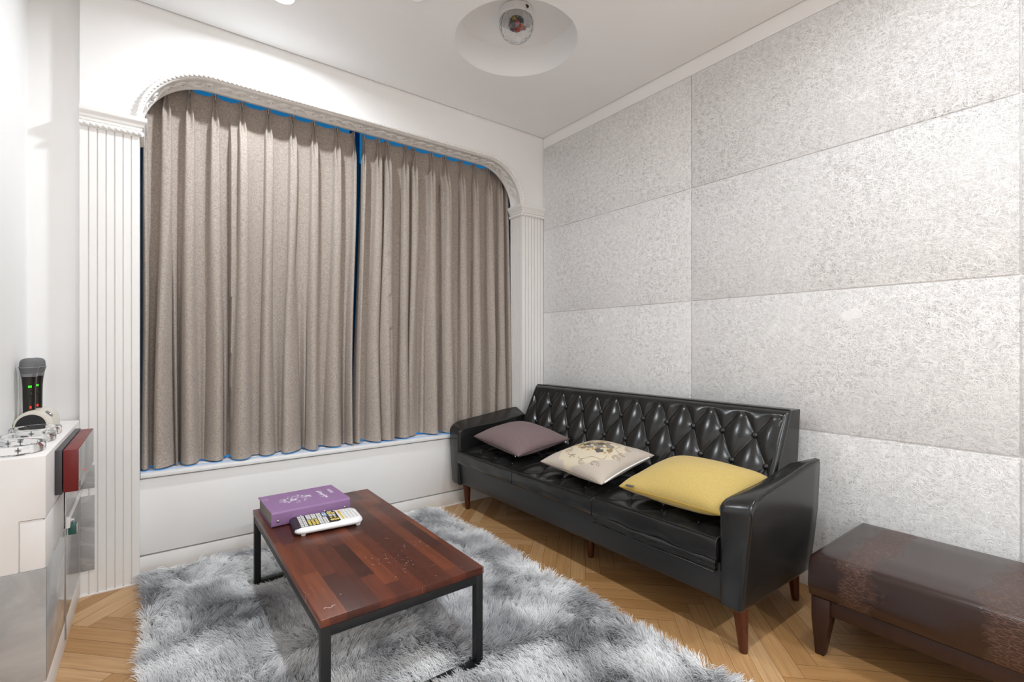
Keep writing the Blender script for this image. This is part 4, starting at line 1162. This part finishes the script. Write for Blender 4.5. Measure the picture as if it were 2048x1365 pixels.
# ------------------------------------------------------------------ rug
RX0, RX1, RY0, RY1 = -.025, 1.345, .42, 2.575
rug = thing('shag_rug', 'long-haired grey mottled shag rug under the coffee table', 'rug', ((RX0 + RX1) / 2, (RY0 + RY1) / 2, 0))
b = MB(); b.loft([[(x, y, z) for x, y in [(RX0 + .05, RY0), (RX1 - .05, RY0), (RX1, RY0 + .05), (RX1, RY1 - .10), (RX1 - .03, RY1 - .03), (RX1 - .10, RY1), (RX0 + .05, RY1), (RX0, RY1 - .05), (RX0, RY0 + .05)]] for z in (.001, .011)])
mk('backing', b, plain('grey_backing', '#8f8f90', .9), rug)
def build_pile():
    N = 210000; K = 6
    x = RX0 + (RX1 - RX0) * RNG.random(N); y = RY0 + (RY1 - RY0) * RNG.random(N)
    # denser towards the camera-side is not needed: uniform
    cut = (x > RX1 - .1) & (y > RY1 - .1) & (np.hypot(x - (RX1 - .1), y - (RY1 - .1)) > .1)
    x, y = x[~cut], y[~cut]; N = len(x)
    # clumps
    cl = .022
    gx, gy = np.floor(x / cl), np.floor(y / cl)
    hsh = lambda a, b, s: np.modf(np.abs(np.sin(a * 127.1 + b * 311.7 + s * 74.7) * 43758.5453))[0]
    ccx = (gx + .2 + .6 * hsh(gx, gy, 1)) * cl; ccy = (gy + .2 + .6 * hsh(gx, gy, 2)) * cl
    ang = 2 * PI * 1.0 * vnoise(x * 4.5 + 3, y * 4.5 + 9, 21) + 2.2 * vnoise(x * 13, y * 13, 22) + 1.5 * (hsh(gx, gy, 3) - .5) + RNG.normal(0, .2, N)
    lean = np.clip(.62 + .7 * (vnoise(x * 6 + 7, y * 6, 23) - .5) + RNG.normal(0, .12, N), .1, 1.05)
    ln = .042 + .018 * vnoise(x * 8, y * 8, 24) + RNG.normal(0, .004, N)
    for yr in (TY0 + .014, TY1 - .014):
        ln = np.where((np.abs(y - yr) < .034) & (x > TX0 - .01) & (x < TX1 + .01), ln * .42, ln)
    # at the borders the hair spills outwards
    ex = np.where(x - RX0 < .05, -(1 - (x - RX0) / .05), np.where(RX1 - x < .05, 1 - (RX1 - x) / .05, 0))
    ey = np.where(y - RY0 < .05, -(1 - (y - RY0) / .05), np.where(RY1 - y < .02, .3, 0))
    dx = np.cos(ang) + 1.2 * ex; dy = np.sin(ang) + 1.2 * ey
    nn = np.hypot(dx, dy) + 1e-6; dx /= nn; dy /= nn
    curl = RNG.normal(0, .35, N)
    pts = np.zeros((N, K, 3))
    for k in range(K):
        t = k / (K - 1)
        h = ln * (np.sin(np.minimum(1.45, (1.1 - lean * .45)) * t * 1.0)) * np.cos(lean * t * .9)
        o = ln * lean * t ** 1.35 * .95
        ca, sa = np.cos(curl * t), np.sin(curl * t)
        px, py_ = x + o * (dx * ca - dy * sa), y + o * (dx * sa + dy * ca)
        cf = .5 * t * (1 - .25 * t)
        ox, oy = ccx + o * dx, ccy + o * dy
        pts[:, k, 0] = px + (ox - px) * cf; pts[:, k, 1] = py_ + (oy - py_) * cf
        pts[:, k, 2] = .010 + np.maximum(h, .001 * k)
    pts[..., 1] = np.minimum(pts[..., 1], 2.602)
    tint = .55 * vnoise(x * 5.5, y * 5.5, 31) + .30 * vnoise(x * 12, y * 12, 32) + .15 * vnoise(x * 26, y * 26, 33)
    tint = np.clip((tint - .5) * 2.4 + .55 + .18 * (hsh(gx, gy, 5) - .5) + RNG.normal(0, .07, N), 0, 1)
    cu = bpy.data.hair_curves.new('pile')
    cu.add_curves([K] * N)
    P = pts - np.array(ORI[rug.name])
    cu.attributes['position'].data.foreach_set('vector', P.astype(np.float32).ravel())
    ra = cu.attributes.get('radius') or cu.attributes.new('radius', 'FLOAT', 'POINT')
    rad = np.tile(np.array([.0007, .00082, .00082, .0007, .00055, .00018]), (N, 1)) * (.8 + .4 * RNG.random((N, 1)))
    ra.data.foreach_set('value', rad.astype(np.float32).ravel())
    ta = cu.attributes.new('tint', 'FLOAT', 'CURVE'); ta.data.foreach_set('value', tint.astype(np.float32))
    k = NB('grey_faux_fur', '#a0a1a4', .6, .25)
    t = k.n('Attribute', attribute_name='tint', out=2)
    k.set('Base Color', k.ramp(t, [(0, '#abacaf'), (.35, '#cbcbce'), (.65, '#e8e8e9'), (1, '#fafafa')]))
    k.set('Sheen Weight', .1)
    cu.materials.append(k.m)
    o = bpy.data.objects.new('pile', cu); COL.objects.link(o); o.parent = rug; o['kind'] = 'stuff'
build_pile()

# ------------------------------------------------------------------ cabinet at the left
CX, CY = -.23, 1.79
cab = thing('cabinet', 'low white cabinet with grey marble cladding beside the left pilaster', 'cabinet', (-.31, 2.18, 0))
b = MB(); b.loft([[(x, y, z) for x, z in ((XL + .001, .397), (CX - .052, .397), (CX - .052, .532), (CX, .532), (CX, .70), (XL + .001, .70))] for y in (CY, 2.535)]); b.box(XL + .001, CX - .002, 2.535, 2.598, .60, .70)
mk('body', b, M_cabwhite, cab, bevel=.002)
b = MB(); b.box(XL + .001, CX - .006, CY + .006, 2.53, .004, .53); mk('carcass', b, M_cabwhite, cab)
b = MB(); b.box(XL + .001, CX - .0005, CY + .0005, CY + .006, .0, .0915); mk('front_panel', b, M_cabwhite, cab, bevel=.0008)
b = MB(); b.box(CX - .050, CX - .001, CY + .002, 2.13, .397, .5265); dr = mk('door', b, M_cabwhite, cab, bevel=.001)
b = MB(); b.box(XL + .001, CX + .001, CY - .0015, CY + .004, .092, .397); b.box(CX - .006, CX + .001, CY - .001, 2.536, .092, .397); mk('marble_cladding', b, M_marble, cab, bevel=.0006)
b = MB(); b.box(CX - .006, CX, CY, 2.536, 0, .092); mk('plinth', b, M_cabwhite, cab, bevel=.001)
b = MB(); b.box(CX, CX + .003, 2.135, 2.150, .03, .53); mk('edge_strip', b, M_chrome, cab, bevel=.0008)
b = MB(); b.box(CX - .004, CX + .0045, 2.150, 2.536, .400, .424); b.box(CX, CX + .012, 2.142, 2.165, .394, .432); b.tube([(CX + .005, 2.165, .413), (CX + .016, 2.168, .413), (CX + .018, 2.180, .413), (CX + .005, 2.186, .413)], .0025, 8); mk('hasp', b, M_trim, cab, bevel=.001)
b = MB(); b.box(CX - .001, CX + .0015, 2.152, 2.536, .432, .529); mk('side_panel', b, M_marble, cab)
# marble film pieces stuck on the pilaster
for z0_, z1_, lab in ((.100, .398, 'larger grey marbled sheet stuck low on the left pilaster'), (.428, .520, 'smaller grey marbled sheet on the left pilaster, above the larger one')):
    b = MB(); b.box(-.2275, -.185, 2.5375, 2.5405, z0_, z1_); o = mk('marbled_sheet', b, M_sheet, bevel=.0004); tag(o, lab, 'sheet', 'grey marbled sheets on the pilaster')
# padlock
pk = thing('padlock', 'small padlock with a green body hanging from the cabinet hasp', 'padlock', (CX + .016, 2.182, .375))
b = MB(); b.box(CX + .006, CX + .026, 2.158, 2.192, .366, .400); mk('body', b, [M_padgreen], pk, bevel=.0025)
b = MB(); b.box(CX + .0262, CX + .0275, 2.159, 2.191, .367, .399); mk('face', b, M_chrome, pk, bevel=.0004)
b = MB(); b.tube([(CX + .017, 2.174, .398), (CX + .017, 2.174, .408)] + [(CX + .017, 2.182 - .008 * math.cos(PI * k / 8), .408 + .008 * math.sin(PI * k / 8)) for k in range(1, 8)] + [(CX + .017, 2.190, .408), (CX + .017, 2.190, .398)], .0024, 8); mk('shackle', b, M_chrome, pk)
# wall box (card terminal)
wb = thing('card_terminal', 'dark red box with grey glass front on a dark plate, fixed to the white cabinet', 'terminal', (CX + .027, 2.156, .565))
b = MB(); b.box(CX + .0005, CX + .016, 1.934, 2.40, .556, .688); mk('mounting_plate', b, M_greyplate, wb, bevel=.0012)
b = MB(); b.box(CX + .018, CX + .052, 1.936, 2.385, .560, .686); b.box(CX + .014, CX + .02, 1.95, 2.37, .57, .676); mk('housing', b, M_red, wb, bevel=.0015)
b = MB(); b.box(CX + .0522, CX + .0535, 1.940, 2.100, .594, .684); mk('reader_panel', b, M_greypanel, wb, bevel=.0004)
b = MB(); b.box(CX + .0522, CX + .0535, 1.940, 2.100, .562, .591); mk('slot_panel', b, M_greypanel, wb, bevel=.0004)
b = MB(); b.box(CX + .0522, CX + .0535, 2.104, 2.383, .562, .684); fp = mk('front_panel', b, M_greypanel, wb, bevel=.0004)
b = MB(); b.box(CX + .0535, CX + .0545, 1.950, 1.962, .568, .586); mk('slot', b, M_blackplastic, fp)
b = MB(); b.ball((CX + .0538, 2.095, .592), .003, n=8, m=6); mk('indicator', b, M_red_led, fp)
b = MB()
for y, z in ((1.96, .62), (1.972, .628), (1.984, .636), (1.962, .604), (1.98, .612), (2.28, .612), (2.29, .618)): b.box(CX + .0535, CX + .0539, y, y + .006, z, z + .003)
mk('indicator_marks', b, plain('faint_red_print', '#c98a80', .5), fp)

# tambourines
def tambourine(cx_, cy_, z0_, rx, ry, lab, rot):
    t = thing('tambourine', lab, 'tambourine', (cx_, cy_, z0_), 'clear acrylic tambourines on the cabinet')
    ca, sa = math.cos(rot), math.sin(rot)
    def E(a, r, z):
        x, y = rx * r * math.cos(a), ry * r * math.sin(a)
        return (cx_ + x * ca - y * sa, cy_ + x * sa + y * ca, z0_ + z)
    b = MB(); n = 48
    sec = [(.80, .003), (.83, .0), (.97, .0), (1.0, .004), (1.0, .020), (.97, .024), (.83, .024), (.80, .021)]
    b.loft([[E(2 * PI * k / n, r, z) for r, z in sec] for k in range(n)], loop=True)
    mk('ring', b, M_acrylic, t, sharp=30)
    for k in range(4):
        a = 2 * PI * (k + .15) / 4
        m = MB(); c = E(a, .91, 0)
        for dz in (.010, .0135): m.lathe((c[0], c[1], z0_ + dz), [(.002, .0), (.006, .001), (.0075, .002), (.006, .0024), (.002, .0016)], 14)
        m.tube([(c[0], c[1], z0_ + .003), (c[0], c[1], z0_ + .021)], .0015, 6)
        mk('jingle', m, M_chrome, t)
tambourine(-.312, 1.905, .7005, .068, .085, 'clear acrylic tambourine nearest the cabinet front edge', .1)
tambourine(-.310, 2.075, .7005, .066, .080, 'clear acrylic tambourine in the middle of the row of three', -.2)
tambourine(-.312, 2.238, .7005, .064, .076, 'clear acrylic tambourine in front of the microphone charger', .3)
# microphones and their charger
CXm, Cy0, Cy1 = -.333, 2.345, 2.505
ch = thing('microphone_charger', 'ivory arched charging stand with black side holding two microphones', 'charger', (CXm, 2.425, .70))
b = MB()
arc = [(CXm + .051 * math.cos(PI - PI * k / 20), .7005 + .068 * math.sin(PI * k / 20) ** .75) for k in range(21)]
b.loft([[(x, y, z) for x, z in arc] for y in (Cy0, Cy0 + .004, Cy1 - .004, Cy1)]); mk('shell', b, M_ivory, ch, bevel=.001, sharp=40)
arc2 = [(CXm - .006 + .040 * math.cos(PI - PI * k / 20), .7015 + .054 * math.sin(PI * k / 20) ** .75) for k in range(21)]
b = MB(); b.loft([[(x, y, z) for x, z in arc2] for y in (Cy0 - .003, Cy0 + .002)]); mk('side_panel', b, M_blackplastic, ch)
Mx = Matrix.Rotation(math.radians(48), 3, 'Y')
b = MB(); b.obox((CXm + .0375, Cy0 + .03, .754), (.024, .03, .002), Mx); dp = mk('display', b, plain('grey_display', '#77756f', .25), ch, bevel=.0004)
b = MB(); b.obox((CXm + .0405, Cy0 + .022, .7525), (.004, .004, .0022), Mx); mk('indicator', b, M_blue_led, dp)
def mic(x, y, lab):
    t = thing('microphone', lab, 'microphone', (x, y, .755), 'microphones in the charging stand')
    b = MB(); b.lathe((x, y, 0), [(.006, .752), (.0165, .755), (.0168, .80), (.0175, .85), (.0195, .878), (.0205, .886)], 28); bd = mk('handle', b, M_micblack, t)
    b = MB(); b.lathe((x, y, 0), [(.0205, .886), (.0215, .888), (.0225, .897), (.0215, .898)], 28); mk('collar', b, M_greyring, t)
    b = MB(); b.lathe((x, y, 0), [(.019, .898), (.0222, .8985), (.0258, .914), (.0262, .919), (.0258, .925), (.0245, .940), (.020, .948), (.012, .9515), (.002, .953)], 28); mk('grille', b, M_greymesh, t, sharp=60)
    b = MB(); b.lathe((x, y, 0), [(.025, .9165), (.0278, .9175), (.0282, .919), (.0278, .9205), (.025, .9215)], 28); mk('band', b, M_greyring, t)
    d = Vector((.30, -1, 0)).normalized(); s_ = Vector((1, .3, 0)).normalized()
    c = Vector((x, y, .852)) + d * .0178
    m = MB()
    for o_ in (-.0035, .0015):
        for a, z_, w, h in ((0, .003, .0028, .0010), (0, -.003, .0028, .0010), (-.0012, .0, .0009, .006), (.0015, .0, .0009, .006)):
            p0 = c + s_ * (o_ + a); m.box(p0.x - w / 2, p0.x + w / 2, p0.y - .0008, p0.y + .0006, p0.z + z_ - h / 2, p0.z + z_ + h / 2)
    mk('display_digits', m, M_green_led, bd)
    c = Vector((x, y, .780)) + d * .0166 + s_ * .001
    m = MB(); m.box(c.x - .0022, c.x + .0022, c.y - .001, c.y + .001, c.z - .006, c.z + .003); mk('battery_light', m, M_red_led, bd)
    c = Vector((x, y, .824)) + d * .0175 + s_ * .001
    m = MB(); m.ball(c, .004, .002, .007, 10, 6); mk('switch', m, M_blackplastic, bd)
mic(-.350, 2.392, 'black wireless microphone with grey grille, in front in the charging stand')
mic(-.342, 2.462, 'black wireless microphone half hidden behind the front microphone')

# ------------------------------------------------------------------ world, camera, view
w = bpy.data.worlds.new('world'); SC.world = w; w.use_nodes = True
w.node_tree.nodes['Background'].inputs[0].default_value = (.8, .85, .9, 1); w.node_tree.nodes['Background'].inputs[1].default_value = .05
cam = bpy.data.cameras.new('camera'); co_ = bpy.data.objects.new('camera', cam); COL.objects.link(co_)
cam.sensor_width = 36; cam.sensor_fit = 'HORIZONTAL'; cam.lens = 958 / 2048 * 36; cam.clip_start = .02
cam.shift_y = (690 - 682.5) / 2048
co_.location = (0, 0, 1.0); co_.rotation_euler = (PI / 2, 0, -math.radians(36.9))
SC.camera = co_
vs_ = SC.view_settings
vs_.view_transform = 'Standard'; vs_.look = 'None'; vs_.gamma = 1.0; vs_.exposure = 0.0; vs_.use_curve_mapping = False
SC.cycles.max_bounces = 10; SC.cycles.diffuse_bounces = 6; SC.cycles.transmission_bounces = 10
